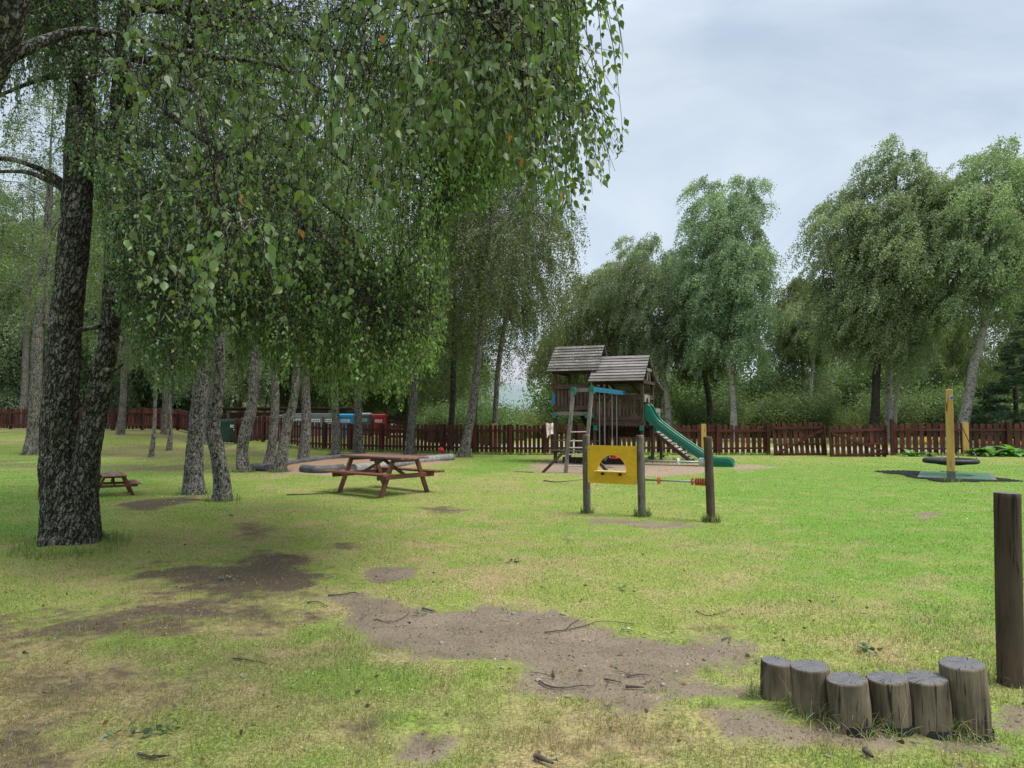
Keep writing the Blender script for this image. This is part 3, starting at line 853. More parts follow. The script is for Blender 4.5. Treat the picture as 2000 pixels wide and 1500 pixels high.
birch_at(545, 922, [(545, 922, 26), (553, 880, 20), (561, 830, 18), (572, 790, 16), (578, 740, 14), (580, 650, 11)], cr=1, scale=.8, rot=5.2, seed=14, label='white flecked birch leaning right in front of the edging logs')
birch_at(593, 900, [(593, 900, 22), (596, 860, 19), (598, 810, 17), (597, 750, 15), (598, 660, 12)], cr=2, scale=.9, rot=.3, seed=15, label='upright birch behind the long back edging log')
birch_at(655, 889, [(655, 889, 17), (657, 850, 16), (655, 800, 14), (653, 740, 12), (655, 640, 10)], cr=1, scale=.85, rot=2.2, seed=16, label='upright birch in front of the fence left of the blue bin')
birch_at(700, 887, [(700, 887, 20), (699, 850, 17), (699, 800, 15), (698, 740, 12), (700, 640, 10)], cr=0, scale=.95, rot=4.2, seed=17, label='upright birch in front of the fence between blue bin and red bin')
birch_at(800, 887, [(800, 887, 18), (802, 850, 16), (807, 800, 14), (811, 740, 12), (815, 650, 11), (820, 560, 9)], cr=1, scale=.95, rot=3.1, seed=18, label='birch standing behind the big picnic table')
# the tall leaning birch left of the play tower, with its long hanging shoots
wl = proto(150, M_SPECK, M_LEAFF, 7.0, 2.5, leaf=.066, nleaf=90000, nprim=44, strand=(.9, 2.9), colr=((.07, .095, .04), (.12, .15, .06)), r0=.10, base_frac=-.35 if False else .02, strandtubes=2)
birch_at(905, 893, [(905, 893, 21), (913, 850, 17), (922, 800, 15), (932, 720, 13), (942, 640, 12), (950, 570, 11), (957, 490, 10)], cr=wl, rot=0, seed=19, mat_=M_SPECK, label='tall white stemmed birch leaning right with long hanging shoots, left of the play tower', zadd=-2.4)
sh = proto(151, M_SPECK, M_LEAFF, 6.0, 1.75, leaf=.062, nleaf=42000, nprim=26, strand=(1.2, 3.2), colr=((.055, .08, .035), (.10, .13, .055)), r0=.08, base_frac=.02, strandtubes=2, lift=-.1)
birch_at(966, 858, [(966, 858, 12), (968, 800, 10), (973, 720, 10), (985, 640, 9), (1000, 560, 8)], Y=31, cr=sh, seed=20, rot=1, zadd=-1.5, mat_=M_SPECK, label='white stemmed weeping birch just behind the fence left of the play tower')
sp1 = proto(152, M_DARKB, M_LEAFF, 8, 2.2, leaf=.07, nleaf=36000, nprim=34, strand=(1.0, 3.0), colr=((.045, .07, .028), (.085, .12, .045)), r0=.10, base_frac=.02)
birch_at(880, 856, [(880, 856, 12), (884, 780, 11), (888, 640, 10)], Y=33, cr=sp1, seed=21, rot=2, mat_=M_DARKB, label='dark trunked birch behind the fence beside the tall leaning birch', zadd=-1.8)
birch_at(925, 850, [(925, 850, 11), (930, 760, 9), (938, 620, 8)], Y=36, cr=sp1, seed=22, rot=4, mat_=M_DARKB, label='dark birch standing behind the fence and the tall leaning stem', zadd=-2.0, scale=1.05)

# ---- big birches beyond the fence on the right
def big_birch(px, Y, base_w, path, leaders, H, Rr, seed, label, nleaf=70000, col_=far_col, barkm=M_WHITE, nprim=46, wind=(-.35, 0, .1), prof=None, strand=(.7, 2.2), base_frac=.02, leaf=.105, flare=.25, lift=.16):
    g = at(px, 830, Y); g.z = gz(g.x, g.y)
    root = thing('birch_tree', label, 'tree', g)
    (v, f), top, rt = stem(path, Y, seed, origin=g, n=14, sub=4, rough=.06, flare=flare)
    np_mesh('trunk', v, f, barkm, root, smooth=True)
    lo, co = crown_objs(seed, barkm, M_LEAFF, H, Rr, leaf=leaf, nleaf=int(nleaf*1.3), nprim=nprim, strand=strand, colr=col_, r0=rt*1.0, base_frac=base_frac, limbs_detail=0, leaders=leaders, wind=wind, prof=prof, strandtubes=9, lift=lift)
    for o_ in (lo, co): o_.parent = root; o_.location = top
    return root
full = lambda t: (.78+.35*math.sin(PI*min(1, t*1.15))-.75*max(0, t-.55)**1.1*1.25)
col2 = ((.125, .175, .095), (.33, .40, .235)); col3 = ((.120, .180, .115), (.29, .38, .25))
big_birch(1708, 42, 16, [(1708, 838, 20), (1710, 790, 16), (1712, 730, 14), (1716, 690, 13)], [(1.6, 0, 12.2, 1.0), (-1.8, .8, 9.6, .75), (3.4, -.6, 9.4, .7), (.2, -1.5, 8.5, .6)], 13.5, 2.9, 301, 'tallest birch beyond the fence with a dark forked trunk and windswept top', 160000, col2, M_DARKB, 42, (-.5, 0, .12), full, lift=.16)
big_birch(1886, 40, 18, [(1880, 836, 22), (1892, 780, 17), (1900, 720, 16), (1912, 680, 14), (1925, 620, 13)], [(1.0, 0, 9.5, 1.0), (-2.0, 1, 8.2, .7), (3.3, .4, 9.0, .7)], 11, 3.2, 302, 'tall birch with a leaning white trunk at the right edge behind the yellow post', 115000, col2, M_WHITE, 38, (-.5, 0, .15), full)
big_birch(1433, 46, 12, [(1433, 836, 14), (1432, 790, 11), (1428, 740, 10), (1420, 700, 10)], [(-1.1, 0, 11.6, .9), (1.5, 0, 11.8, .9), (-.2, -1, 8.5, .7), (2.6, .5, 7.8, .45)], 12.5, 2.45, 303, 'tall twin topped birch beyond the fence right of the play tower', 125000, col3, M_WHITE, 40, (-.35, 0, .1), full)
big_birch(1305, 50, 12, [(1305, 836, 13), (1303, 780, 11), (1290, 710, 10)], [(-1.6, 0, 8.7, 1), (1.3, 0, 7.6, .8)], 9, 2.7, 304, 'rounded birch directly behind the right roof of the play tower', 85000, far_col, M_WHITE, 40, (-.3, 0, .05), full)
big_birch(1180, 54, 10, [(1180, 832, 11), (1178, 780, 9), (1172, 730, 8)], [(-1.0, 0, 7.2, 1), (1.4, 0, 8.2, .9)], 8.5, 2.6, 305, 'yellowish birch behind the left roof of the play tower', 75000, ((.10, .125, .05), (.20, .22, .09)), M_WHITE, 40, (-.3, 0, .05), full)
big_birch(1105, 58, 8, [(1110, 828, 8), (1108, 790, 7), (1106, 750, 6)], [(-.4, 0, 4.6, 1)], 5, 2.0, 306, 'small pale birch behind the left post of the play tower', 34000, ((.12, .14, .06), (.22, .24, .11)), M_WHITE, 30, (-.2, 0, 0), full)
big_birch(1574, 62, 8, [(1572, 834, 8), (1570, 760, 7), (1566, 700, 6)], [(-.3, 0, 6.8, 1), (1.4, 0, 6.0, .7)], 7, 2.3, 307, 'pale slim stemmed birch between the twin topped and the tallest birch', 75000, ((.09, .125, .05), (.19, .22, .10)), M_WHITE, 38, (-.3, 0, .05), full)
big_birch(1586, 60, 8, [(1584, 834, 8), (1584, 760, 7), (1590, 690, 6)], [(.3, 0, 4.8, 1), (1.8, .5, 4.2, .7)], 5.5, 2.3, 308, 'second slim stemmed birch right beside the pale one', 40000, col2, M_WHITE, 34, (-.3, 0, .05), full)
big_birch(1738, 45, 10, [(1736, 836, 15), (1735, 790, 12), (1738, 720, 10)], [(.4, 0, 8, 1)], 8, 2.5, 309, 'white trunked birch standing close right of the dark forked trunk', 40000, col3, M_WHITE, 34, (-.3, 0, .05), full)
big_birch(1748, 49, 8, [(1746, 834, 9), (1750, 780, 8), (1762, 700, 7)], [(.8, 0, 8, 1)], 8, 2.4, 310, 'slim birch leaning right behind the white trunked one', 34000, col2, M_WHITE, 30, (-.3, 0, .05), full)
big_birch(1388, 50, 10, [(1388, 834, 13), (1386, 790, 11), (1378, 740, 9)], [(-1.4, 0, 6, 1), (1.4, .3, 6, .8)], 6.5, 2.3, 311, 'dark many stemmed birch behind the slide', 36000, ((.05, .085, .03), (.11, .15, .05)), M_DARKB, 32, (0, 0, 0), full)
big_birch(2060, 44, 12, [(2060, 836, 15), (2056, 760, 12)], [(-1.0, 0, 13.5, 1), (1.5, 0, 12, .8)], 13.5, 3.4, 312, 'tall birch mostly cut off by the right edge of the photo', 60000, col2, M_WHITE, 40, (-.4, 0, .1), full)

# ---- woodland beyond the fence, left and centre
rw = random.Random(5)
def wood_tree(x, y, k, s, label, group, dark=False, thick=.11, lift=2.2):
    z = gz(x, y)
    root = thing('woodland_tree', label, 'tree', (x, y, z), rw.uniform(0, 6.28), group)
    lean = rw.uniform(-.5, .5); lean2 = rw.uniform(-.3, .3)
    hh_ = lift*s
    v, f = tube_np([(0, 0, -.2), (lean*.2, lean2*.2, hh_*.35), (lean*.6, lean2*.6, hh_*.75), (lean*.9, lean2*.9, hh_)], (thick*1.25, thick, thick*.9, thick*.85), 10, .08, k, 3)
    tkey = np_mesh('trunk', v, f, M_DARKB if dark else M_SPECK, root, smooth=True)
    lo, co = FARC[k]
    for s_, nm in ((lo, 'limb'), (co, 'crown')):
        c_ = part(s_, nm, root); c_.location = (lean*.9, lean2*.9, hh_-.1); c_.scale = (s, s, s*rw.uniform(.9, 1.15))
    return root
wg = 'birches of the woodland beyond the picket fence'
wl_ = 'slender birch of the woodland behind the picket fence on the left'
cnt = 0
for (ya, yb_, n_, lo_, hi_) in ((44, 54, 18, -160, 880), (54, 70, 24, -180, 905), (70, 100, 28, -220, 930)):
    for i in range(n_):
        px = lo_+(hi_-lo_)*(i+rw.uniform(.1, .9))/n_; yy = rw.uniform(ya, yb_)
        if px < 320 and yy < 58: yy += 8
        wood_tree((px-1000)/FPX*yy, yy, rw.randrange(3), rw.uniform(.75, 1.0)*(1 if px < 800 else .8), wl_, wg, rw.random() < .5, rw.uniform(.08, .16), rw.uniform(1.8, 3.6))
for px, yy, s_ in ((-70, 49, 1.2), (20, 51, 1.1), (105, 53, 1.1), (180, 52, 1.15), (262, 54, 1.05), (335, 55, 1.0)):
    wood_tree((px-1000)/FPX*yy, yy, rw.randrange(3), s_, 'leafy birch just beyond the fence on the left bank', 'leafy birches just beyond the left fence', False, .15, 1.2)
wr = 'birch of the far tree belt behind the tall birches on the right'
for i in range(22):
    px = 1120+1050*(i+rw.uniform(.1, .9))/22; yy = rw.uniform(62, 92)
    wood_tree((px-1000)/FPX*yy, yy, rw.randrange(3), rw.uniform(.42, .62)*(1+.5*max(0, (px-1500)/500)), wr, 'birches of the far tree belt on the right', rw.random() < .5, .12, 2.4)

# ---- bushes
def bush_obj(seed, r_, h_, leaf, n_, colr):
    rg = np.random.default_rng(seed); parts = []; pts = []
    for i in range(16):
        az = rg.uniform(0, 2*PI); o_ = rg.uniform(.2, 1)*r_; hh2 = h_*rg.uniform(.55, 1)
        p = [(0, 0, -.05), (math.cos(az)*o_*.4, math.sin(az)*o_*.4, hh2*.5), (math.cos(az)*o_, math.sin(az)*o_, hh2)]
        parts.append(tube_np(p, (.025, .015, .005), 4)); pts.append(p)
    k = rg.integers(0, 16, n_); t = rg.uniform(.12, 1.05, n_)[:, None]; A = np.array(pts)
    pos = np.where(t < .5, A[k, 0]+(A[k, 1]-A[k, 0])*t*2, A[k, 1]+(A[k, 2]-A[k, 1])*(t-.5)*2)
    pos = pos+rg.normal(size=(n_, 3))*np.array((r_*.26, r_*.26, h_*.12)); pos[:, 2] = np.maximum(.03, pos[:, 2])
    V, F, kk = leaves_geo(pos, rg.normal(size=(n_, 3)), leaf*rg.uniform(.6, 1.3, n_), False)
    q = np.clip(fbm(pos[:, 0]*2, pos[:, 1]*2, pos[:, 2]*2, seed=seed)*1.6-.3+rg.normal(size=n_)*.15, 0, 1)[:, None]
    T = np.array(colr[0])*(1-q)+np.array(colr[1])*q
    a, b = merge(parts), (V, F)
    s_ = np_mesh('stem', a[0], a[1], M_DARKB, smooth=True); l_ = np_mesh('foliage', V, F, M_LEAFF, tint=np.repeat(np.clip(T, 0, 1), kk, 0))
    PROTO.extend([s_, l_]); return s_, l_
BUSH = [bush_obj(401, 1.5, 2.4, .10, 9000, ((.06, .11, .035), (.16, .23, .08))), bush_obj(402, 1.3, 1.7, .09, 8000, ((.09, .13, .035), (.20, .24, .075))), bush_obj(403, 1.8, 3.2, .11, 12000, ((.055, .095, .04), (.14, .20, .085)))]
def bush(x, y, k, s, label, group):
    root = thing('bush', label, 'bush', (x, y, gz(x, y)), rw.uniform(0, 6.28), group)
    for s_, nm in zip(BUSH[k], ('stem', 'foliage')):
        c_ = part(s_, nm, root); c_.scale = (s, s, s*rw.uniform(.85, 1.1))
for px, yy, k, s, lb in ((1045, 52, 1, 1.15, 'round pale bush in the field gap left of the play tower'), (1008, 47, 1, 1.1, 'pale bush at the foot of the weeping birch shoots'), (985, 60, 0, 1.1, 'green bush beyond the fence left of the field gap'),
                         (1250, 45, 0, .75, 'dark bush seen under the play tower deck'), (1075, 68, 1, 1.3, 'distant bush at the right side of the field gap')):
    bush((px-1000)/FPX*yy, yy, k, s, lb, None)
for i in range(26):
    px = 1115+940*(i+rw.random())/26; yy = rw.uniform(50, 60)
    bush((px-1000)/FPX*yy, yy, rw.choice((0, 2, 2, 1)), rw.uniform(.9, 1.35), 'dark green bush under the birches beyond the fence on the right', 'undergrowth bushes on the right')
for i in range(34):
    px = 1090+1010*(i+rw.random())/34; yy = rw.uniform(64, 80)
    bush((px-1000)/FPX*yy, yy, rw.choice((0, 2, 2)), rw.uniform(1.6, 2.4), 'tall thicket bush closing the gaps behind the birches on the right', 'thicket behind the birches on the right')
for i in range(30):
    px = -60+940*(i+rw.random())/30; yy = rw.uniform(84, 104)
    bush((px-1000)/FPX*yy, yy, rw.choice((0, 2, 2)), rw.uniform(1.6, 2.6), 'tall thicket bush deep in the woodland on the left', 'thicket deep in the left woodland')
for i in range(24):
    px = -60+900*(i+rw.random())/24; yy = rw.uniform(52, 78)
    bush((px-1000)/FPX*yy, yy, rw.choice((0, 1, 2)), rw.uniform(.5, .95), 'low bush among the trees beyond the fence on the left', 'undergrowth bushes on the left')

for i in range(9):
    px = 830+170*(i+rw.random())/9; yy = rw.uniform(37, 46)
    bush((px-1000)/FPX*yy, yy, rw.choice((0, 2)), rw.uniform(.6, .9), 'shaded bush behind the fence at the foot of the tall leaning birch', 'shaded bushes behind the fence')

# ---- conifers
def conifer(px, Y, H, Rr, seed, label, lean=0):
    rg = np.random.default_rng(seed); g = at(px, 830, Y); g.z = gz(g.x, g.y)
    root = thing('conifer_tree', label, 'tree', g)
    v, f = tube_np([(0, 0, -.2), (0, 0, H*.5), (lean, 0, H)], (.16, .10, .02), 10, .06, seed, 4)
    parts = [(v, f)]; P = []; D = []
    for i in range(int(H*11)):
        t = .06+.93*rg.random()**.9; az = rg.uniform(0, 2*PI); L_ = Rr*(1-t)**.75*rg.uniform(.7, 1.1)+.15
        b = np.array((lean*t, 0, H*t)); hd = np.array((math.cos(az), math.sin(az), 0))
        p = [b+hd*L_*u+np.array((0, 0, -.22*L_*u+.20*L_*u*u)) for u in (0, .5, 1)]
        parts.append(tube_np(p, (.02, .012, .005), 3))
        for _ in range(int(16+90*L_)):
            u = rg.uniform(.15, 1); q = p[0]*(1-u)+p[2]*u+np.array((0, 0, -.05*L_)); sd_ = np.array((-hd[1], hd[0], 0))
            P.append(q+sd_*rg.normal()*.20*L_*(1.1-u)+rg.normal(size=3)*.05); D.append(hd*.7+sd_*rg.normal()*.8+np.array((0, 0, rg.normal()*.35)))
    P = np.array(P); D = np.array(D)
    V, F, kk = leaves_geo(P, D, .22*rg.uniform(.6, 1.3, len(P)), False, .32)
    T = np.array((.022, .050, .030))*rg.uniform(.6, 2.1, len(P))[:, None]
    a = merge(parts); np_mesh('trunk', a[0], a[1], M_DARKB, root, smooth=True)
    np_mesh('needles', V, F, M_LEAFF, root, tint=np.repeat(T, kk, 0))
conifer(1985, 39, 5.6, 2.3, 501, 'dark green conifer at the right edge behind the fence')
conifer(2035, 36, 8.6, 2.9, 502, 'tall dark conifer just outside the right edge, its boughs reaching in')
conifer(1925, 50, 4.6, 2.2, 503, 'small dark conifer left of the leaning white birch trunk')
for i, px in enumerate((-40, 45, 110, 205, 270, 330, 420, 510)):
    conifer(px, 88+4*(i % 3), 13+2*(i % 2), 2.6, 510+i, ['dark conifer in the depth of the left woodland'][0]) if i in () else None
# ================================================================== the two big birches overhead
def P3(l): return [at(*p) for p in l]
g0 = G(140, 1062); 
T0 = thing('birch_tree', 'old birch with two mossy trunks joined at the base, largest in the left foreground', 'tree', g0)
YB = 8.35
left_path = [(137, 1072, 100), (131, 1010, 84), (121, 940, 72), (115, 860, 63), (120, 760, 59), (126, 660, 56), (137, 550, 53), (147, 450, 53), (153, 350, 51), (157, 250, 49), (164, 150, 43), (168, 50, 42), (172, -150, 34), (185, -420, 24), (200, -760, 12)]
right_path = [(163, 1072, 58), (166, 1000, 48), (166, 930, 46), (177, 850, 44), (189, 790, 42), (197, 740, 36), (211, 680, 34), (219, 600, 35), (223, 500, 32), (227, 430, 32), (230, 350, 28), (232, 200, 30), (248, 0, 27), (262, -260, 20), (290, -560, 10)]
a, _, _ = stem(left_path, YB, 1, origin=g0, n=160, sub=34, rough=.12, flare=.34, rs=13)
b, _, _ = stem(right_path, YB-.06, 2, origin=g0, n=128, sub=34, rough=.12, flare=.20, rs=13)
v, f = merge([a, b]); np_mesh('trunk', v, f, M_OLD, T0, smooth=True)

near_path = [(-4.6, 4.75, -.2), (-4.3, 4.68, 1.5), (-3.85, 4.6, 2.8), (-3.36, 4.5, 3.75), (-3.20, 4.5, 4.3), (-3.05, 4.5, 5.2), (-2.8, 4.5, 7), (-2.6, 4.5, 8.6)]
g1 = Vector((-4.6, 4.75, gz(-4.6, 4.75)))
T1 = thing('birch_tree', 'nearest birch, its pale trunk in the top left corner, large leaved shoots hanging low', 'tree', g1)
v, f = tube_np([tuple(Vector(p)-g1) for p in near_path], (.16, .13, .12, .105, .10, .09, .06, .02), 64, .08, 9, 16, 7.5, .2)
np_mesh('trunk', v, f, M_OLD, T1, smooth=True)

def bough(pts, r0, r1): return [tuple(p) for p in pts], r0, r1
BO0 = [  # boughs of the double trunk
 (P3([(165, 335, YB), (186, 300, 8.3), (236, 270, 8.1), (300, 285, 7.8), (345, 312, 7.5), (430, 300, 7.2)]), .075, .02),
 (P3([(135, 365, YB), (105, 345, 8.3), (58, 322, 8.2), (0, 310, 8.2), (-80, 330, 8.0)]), .045, .015),
 (P3([(140, 380, YB), (90, 350, 8.4), (40, 335, 8.6), (-40, 338, 8.9)]), .04, .015),
 (P3([(240, 210, 8.3), (400, 60, 8.0), (650, -70, 7.6), (900, -40, 7.3), (1010, 60, 7.2)]), .06, .015),
 (P3([(250, 10, 8.3), (450, 30, 8.3), (620, 90, 8.4), (740, 135, 8.5), (840, 158, 8.6), (935, 160, 8.6), (1020, 200, 8.8)]), .075, .02),
 (P3([(236, 475, 8.3), (268, 452, 8.2), (300, 430, 8.1), (420, 440, 7.6), (560, 520, 7.0)]), .045, .012),
 (P3([(232, 568, 8.3), (262, 552, 8.2), (300, 555, 8.0), (400, 600, 8.6), (500, 645, 9.2)]), .04, .012),
 (P3([(150, 650, 8.3), (165, 642, 8.15), (196, 638, 8.15)]), .03, .028),
 (P3([(205, 722, 8.2), (222, 722, 8.05), (240, 712, 8.0)]), .03, .012),
 (P3([(245, 110, 8.3), (450, 160, 9.0), (650, 300, 10.2), (800, 420, 11.0)]), .055, .012),
 (P3([(222, 395, 8.3), (420, 335, 8.9), (600, 380, 9.6), (760, 500, 10.4)]), .055, .012),
 (P3([(172, -110, 8.3), (500, -260, 8.3), (850, -210, 8.6), (1040, -60, 9.0)]), .06, .012),
 (P3([(150, 150, 8.4), (100, 150, 8.2), (50, 165, 8.0), (-20, 195, 7.8)]), .04, .014),
 (P3([(245, 120, 8.3), (330, 220, 7.4), (480, 330, 6.8), (640, 470, 6.5), (720, 600, 6.6)]), .045, .010),
 (P3([(160, 200, 8.3), (100, 60, 7.6), (50, -60, 7.0)]), .045, .015),
 (P3([(240, 300, 8.4), (300, 380, 9.4), (380, 480, 10.2), (430, 600, 10.8)]), .04, .012),
 (P3([(170, 60, 8.3), (235, 130, 7.6), (170, 150, 7.0)]), .03, .012),
]
BO1 = [
 ([Vector((-3.4, 4.5, 3.72)), *P3([(45, 98, 4.6), (90, 78, 4.8), (170, 60, 5.0), (320, 88, 5.1), (400, 108, 5.1), (540, 128, 5.1), (640, 180, 5.0)])], .042, .010),
 ([Vector(p) for p in ((-3.12, 4.5, 4.7), (-1.8, 4.0, 5.2), (-.5, 3.6, 5.0), (.15, 3.4, 4.6))], .05, .01),
 ([Vector(p) for p in ((-3.0, 4.5, 5.3), (-2, 3.6, 5.5), (-1, 3.1, 5.0), (-.2, 2.95, 4.4), (.15, 2.95, 3.9))], .05, .008),
 ([Vector(p) for p in ((-3.25, 4.5, 4.2), (-2.6, 3.6, 4.4), (-1.8, 3.1, 4.1), (-1.2, 2.9, 3.4))], .04, .008),
 ([Vector(p) for p in ((-3.2, 4.5, 4.3), (-2.9, 3.6, 4.3), (-2.6, 3.0, 3.9))], .03, .008),
 ([Vector(p) for p in ((-3.0, 4.5, 5.4), (-1.6, 4.6, 5.6), (-.1, 4.6, 5.3), (.35, 4.6, 4.8))], .045, .008),
 ([Vector(p) for p in ((-2.9, 4.5, 6.2), (-1.5, 5.0, 7.0), (0, 5.2, 6.9))], .045, .012),
]
def interp_env(env, px):
    e = np.array(env, float); px = np.asarray(px, float)
    j = (vnoise(px/34.0, px*0, seed=93)-.5)*95+(vnoise(px/13.0, px*0, seed=94)-.5)*45
    return np.interp(px, e[:, 0], e[:, 1])+np.where(px < 840, j-18, j*.25)
ENV_M = [(-200, 330), (0, 300), (60, 190), (100, 200), (130, 330), (180, 330), (205, 480), (235, 660), (270, 735), (310, 770), (380, 775), (415, 700), (440, 650), (470, 735), (560, 775), (640, 770), (720, 772), (790, 782), (835, 745), (868, 690), (884, 610), (868, 540), (885, 440), (960, 400), (1010, 340), (1050, 300), (1090, 220), (1130, 120), (1150, 0), (1160, -100), (1300, -400)]
ENV_N = [(-100, 100), (0, 150), (90, 190), (170, 330), (215, 500), (250, 620), (300, 668), (360, 670), (450, 700), (505, 640), (560, 620), (620, 720), (675, 730), (705, 560), (780, 400), (880, 330), (1000, 330), (1035, 448), (1132, 456), (1150, 400), (1218, 350), (1222, 190), (1192, 60), (1176, 0), (1150, -150), (1300, -600)]

def canopy(root, boughs, origin, env, centres, nstr, Lr, spread, lsize, lper, colf, seed, envn=24, twig=.0035, K=7, wind=(0, 0, 0), up=.15):
    """clusters of hanging shoots tied by side branches to the nearest bough"""
    rg = np.random.default_rng(seed)
    parts = []; BP = []
    for pts, r0, r1 in boughs:
        parts.append(tube_np(pts, np.linspace(r0, r1, len(pts)), 12, .12, seed, 5, 9))
        q = np.array([tuple(p) for p in pts])
        for i in range(len(q)-1):
            for t in np.linspace(0, 1, 8, endpoint=False):
                if i+t > .8: BP.append(q[i]*(1-t)+q[i+1]*t)
        BP.append(q[-1])
    BP = np.array(BP); S = []; D = []; L = []
    def inside(q_):
        a_, b_ = proj(np.array(q_)); return float(b_) < float(interp_env(env, a_))-15 and (float(a_) < 1165 or float(b_) < -60)
    order = np.argsort([np.min(np.linalg.norm(BP-c, axis=1)) for c in centres])
    for ci in order:
        c = centres[ci]
        d = np.linalg.norm(BP-c, axis=1)+.35*np.maximum(0, c[2]-BP[:, 2]-.2); a = BP[np.argmin(d)]
        L0 = np.linalg.norm(c-a)
        mid = (a+c)/2+np.array((0, 0, up+.08*L0))+rg.normal(size=3)*.06*(.5+L0)
        pts = [a, a*.45+mid*.55+rg.normal(size=3)*.03*L0, mid, mid*.4+c*.6+np.array((0, 0, .05)), c]
        parts.append(tube_np(pts, np.linspace(min(.018, .006+.006*L0), .004, 5), 5, 0, 0, 2))
        if L0 < 2.5: BP = np.concatenate([BP, np.array(pts[1:])])
        hd = nrm(c-a+1e-6)
        for _ in range(nstr):
            t = rg.uniform(.35, 1.0); q = np.array(mid)*(1-t)+c*t+rg.normal(size=3)*np.array((spread, spread, spread*.45))
            if not inside(q): continue
            S.append(q); D.append(nrm(hd*.8+rg.normal(size=3)*.6)); L.append(rg.uniform(*Lr))
            parts.append(tube_np([np.array(mid)*(1-t)+c*t, ((np.array(mid)*(1-t)+c*t)+q)/2+np.array((0, 0, .05)), q], (.004, .003, .0025), 3))
    S = np.array(S); D = np.array(D); L = np.array(L)
    P = strands_pts(S, L, D, K, wind, 1.0)
    # shoots are pruned where they would hang below the crown's lower edge
    ppx, ppy = proj(P); lim = interp_env(env, ppx)+rg.normal(size=(len(P), 1))*envn
    alive = np.cumprod((ppy < lim), axis=1).astype(bool)
    T = []; VP = []
    n = len(P)
    cnt_ = (L*lper).astype(int)
    idx = np.repeat(np.arange(n), cnt_)
    t = rg.random(len(idx))**.9*(K-1-1e-6); k = t.astype(int); f = (t-k)[:, None]
    ok = alive[idx, k+1]
    idx, k, f = idx[ok], k[ok], f[ok]
    axis = nrm(P[idx, k+1]-P[idx, k]); off = rg.normal(size=(len(idx), 3)); off = nrm(off-axis*(off*axis).sum(1, keepdims=True))
    ls = rg.uniform(lsize[0], lsize[1], len(idx))
    pos = P[idx, k]*(1-f)+P[idx, k+1]*f + off*(.35*ls*rg.uniform(.5, 1.3, len(idx)))[:, None]
    tip = off*.55+axis*.45+np.array((0, 0, -.75))+rg.normal(size=(len(idx), 3))*.28
    bpx, bpy = proj(pos); keep = bpy < interp_env(env, bpx)+envn*.6
    pos, tip, ls = pos[keep], tip[keep], ls[keep]
    V, F, kk = leaves_geo(pos, tip, ls, True)
    Tn = np.repeat(colf(pos, rg), kk, 0)
    for kk2 in (2, 3, 4, K-1):
        last_ = alive[:, kk2] & (~alive[:, min(kk2+1, K-1)] if kk2 < K-1 else True) if kk2 != 4 or K > 5 else None
        if last_ is None or (kk2 == 4 and K-1 == 4) or not last_.any(): continue
        parts.append(thin_tubes(P[last_][:, :kk2+1], twig))
    lv, lf = merge(parts)
    o_ = np.array(tuple(origin))
    np_mesh('limb', lv-o_, lf, M_OLD, root, smooth=True)
    np_mesh('crown', V-o_, F, M_LEAF, root, smooth=False, tint=np.clip(Tn, 0, 1))
    return len(pos)

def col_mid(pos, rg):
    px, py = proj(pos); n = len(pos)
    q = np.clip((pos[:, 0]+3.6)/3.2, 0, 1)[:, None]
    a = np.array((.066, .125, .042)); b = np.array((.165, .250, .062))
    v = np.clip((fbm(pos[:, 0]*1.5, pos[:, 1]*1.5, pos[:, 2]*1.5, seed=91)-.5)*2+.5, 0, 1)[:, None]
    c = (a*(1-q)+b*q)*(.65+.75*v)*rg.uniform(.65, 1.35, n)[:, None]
    y = rg.random(n) < .035; c[y] = np.array((.26, .26, .045)); 
    y = rg.random(n) < .003; c[y] = np.array((.40, .16, .05))
    return c
def col_near(pos, rg):
    n = len(pos); c = np.array((.105, .180, .060))*rg.uniform(.55, 1.25, n)[:, None]
    y = rg.random(n) < .18; c[y] = np.array((.155, .21, .05))*rg.uniform(.7, 1.1, y.sum())[:, None]
    y = rg.random(n) < .004; c[y] = np.array((.42, .17, .05))
    return c

rc = np.random.default_rng(77)
cen = []
HOLES = [(30, 250, 85), (170, 240, 30), (330, 45, 30), (555, 470, 22), (735, 470, 28), (290, 145, 14), (800, 110, 18), (500, 35, 16)]
while len(cen) < 880:
    px = rc.uniform(-60, 1095); yy = rc.uniform(6.3, 12.5)
    e_ = float(interp_env(ENV_M, px)); q_ = rc.random()
    py = rc.uniform(-330, e_-45) if q_ < .52 else (rc.uniform(e_-300, e_-60) if q_ < .86 else rc.uniform(-900, 0))
    if px < 165 and py > 60 and rc.random() < .55: continue
    if vnoise(px/85+3, py/75, yy/2.2, seed=95) < .40: continue
    if any((px-a_)**2+(py+40-b_)**2 < (c_*1.5)**2 for a_, b_, c_ in HOLES): continue
    c = np.array(tuple(at(px, py, yy)));
    if px > 850: yy = rc.uniform(6.0, 8.8); c = np.array(tuple(at(px, py, yy)))
    cen.append(c)
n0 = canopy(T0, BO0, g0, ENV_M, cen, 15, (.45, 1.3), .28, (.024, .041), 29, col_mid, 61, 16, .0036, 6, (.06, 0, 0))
cen = []
while len(cen) < 40:
    px = rc.uniform(60, 1150); yy = rc.uniform(2.7, 4.6)
    if px > 950: yy = rc.uniform(2.6, 3.6)
    e_ = float(interp_env(ENV_N, px)); py = rc.uniform(-420, max(-200, e_-160))
    if px < 200 and rc.random() < .5: continue
    if rc.random() < .45 and px < 950: continue
    cen.append(np.array(tuple(at(px, py, yy))))
for i in range(34):
    yy = rc.uniform(3.3, 4.6); px = rc.uniform(860, 1125); py = rc.uniform(-160, float(interp_env(ENV_N, px))-110)
    cen.append(np.array(tuple(at(px, py, yy))))
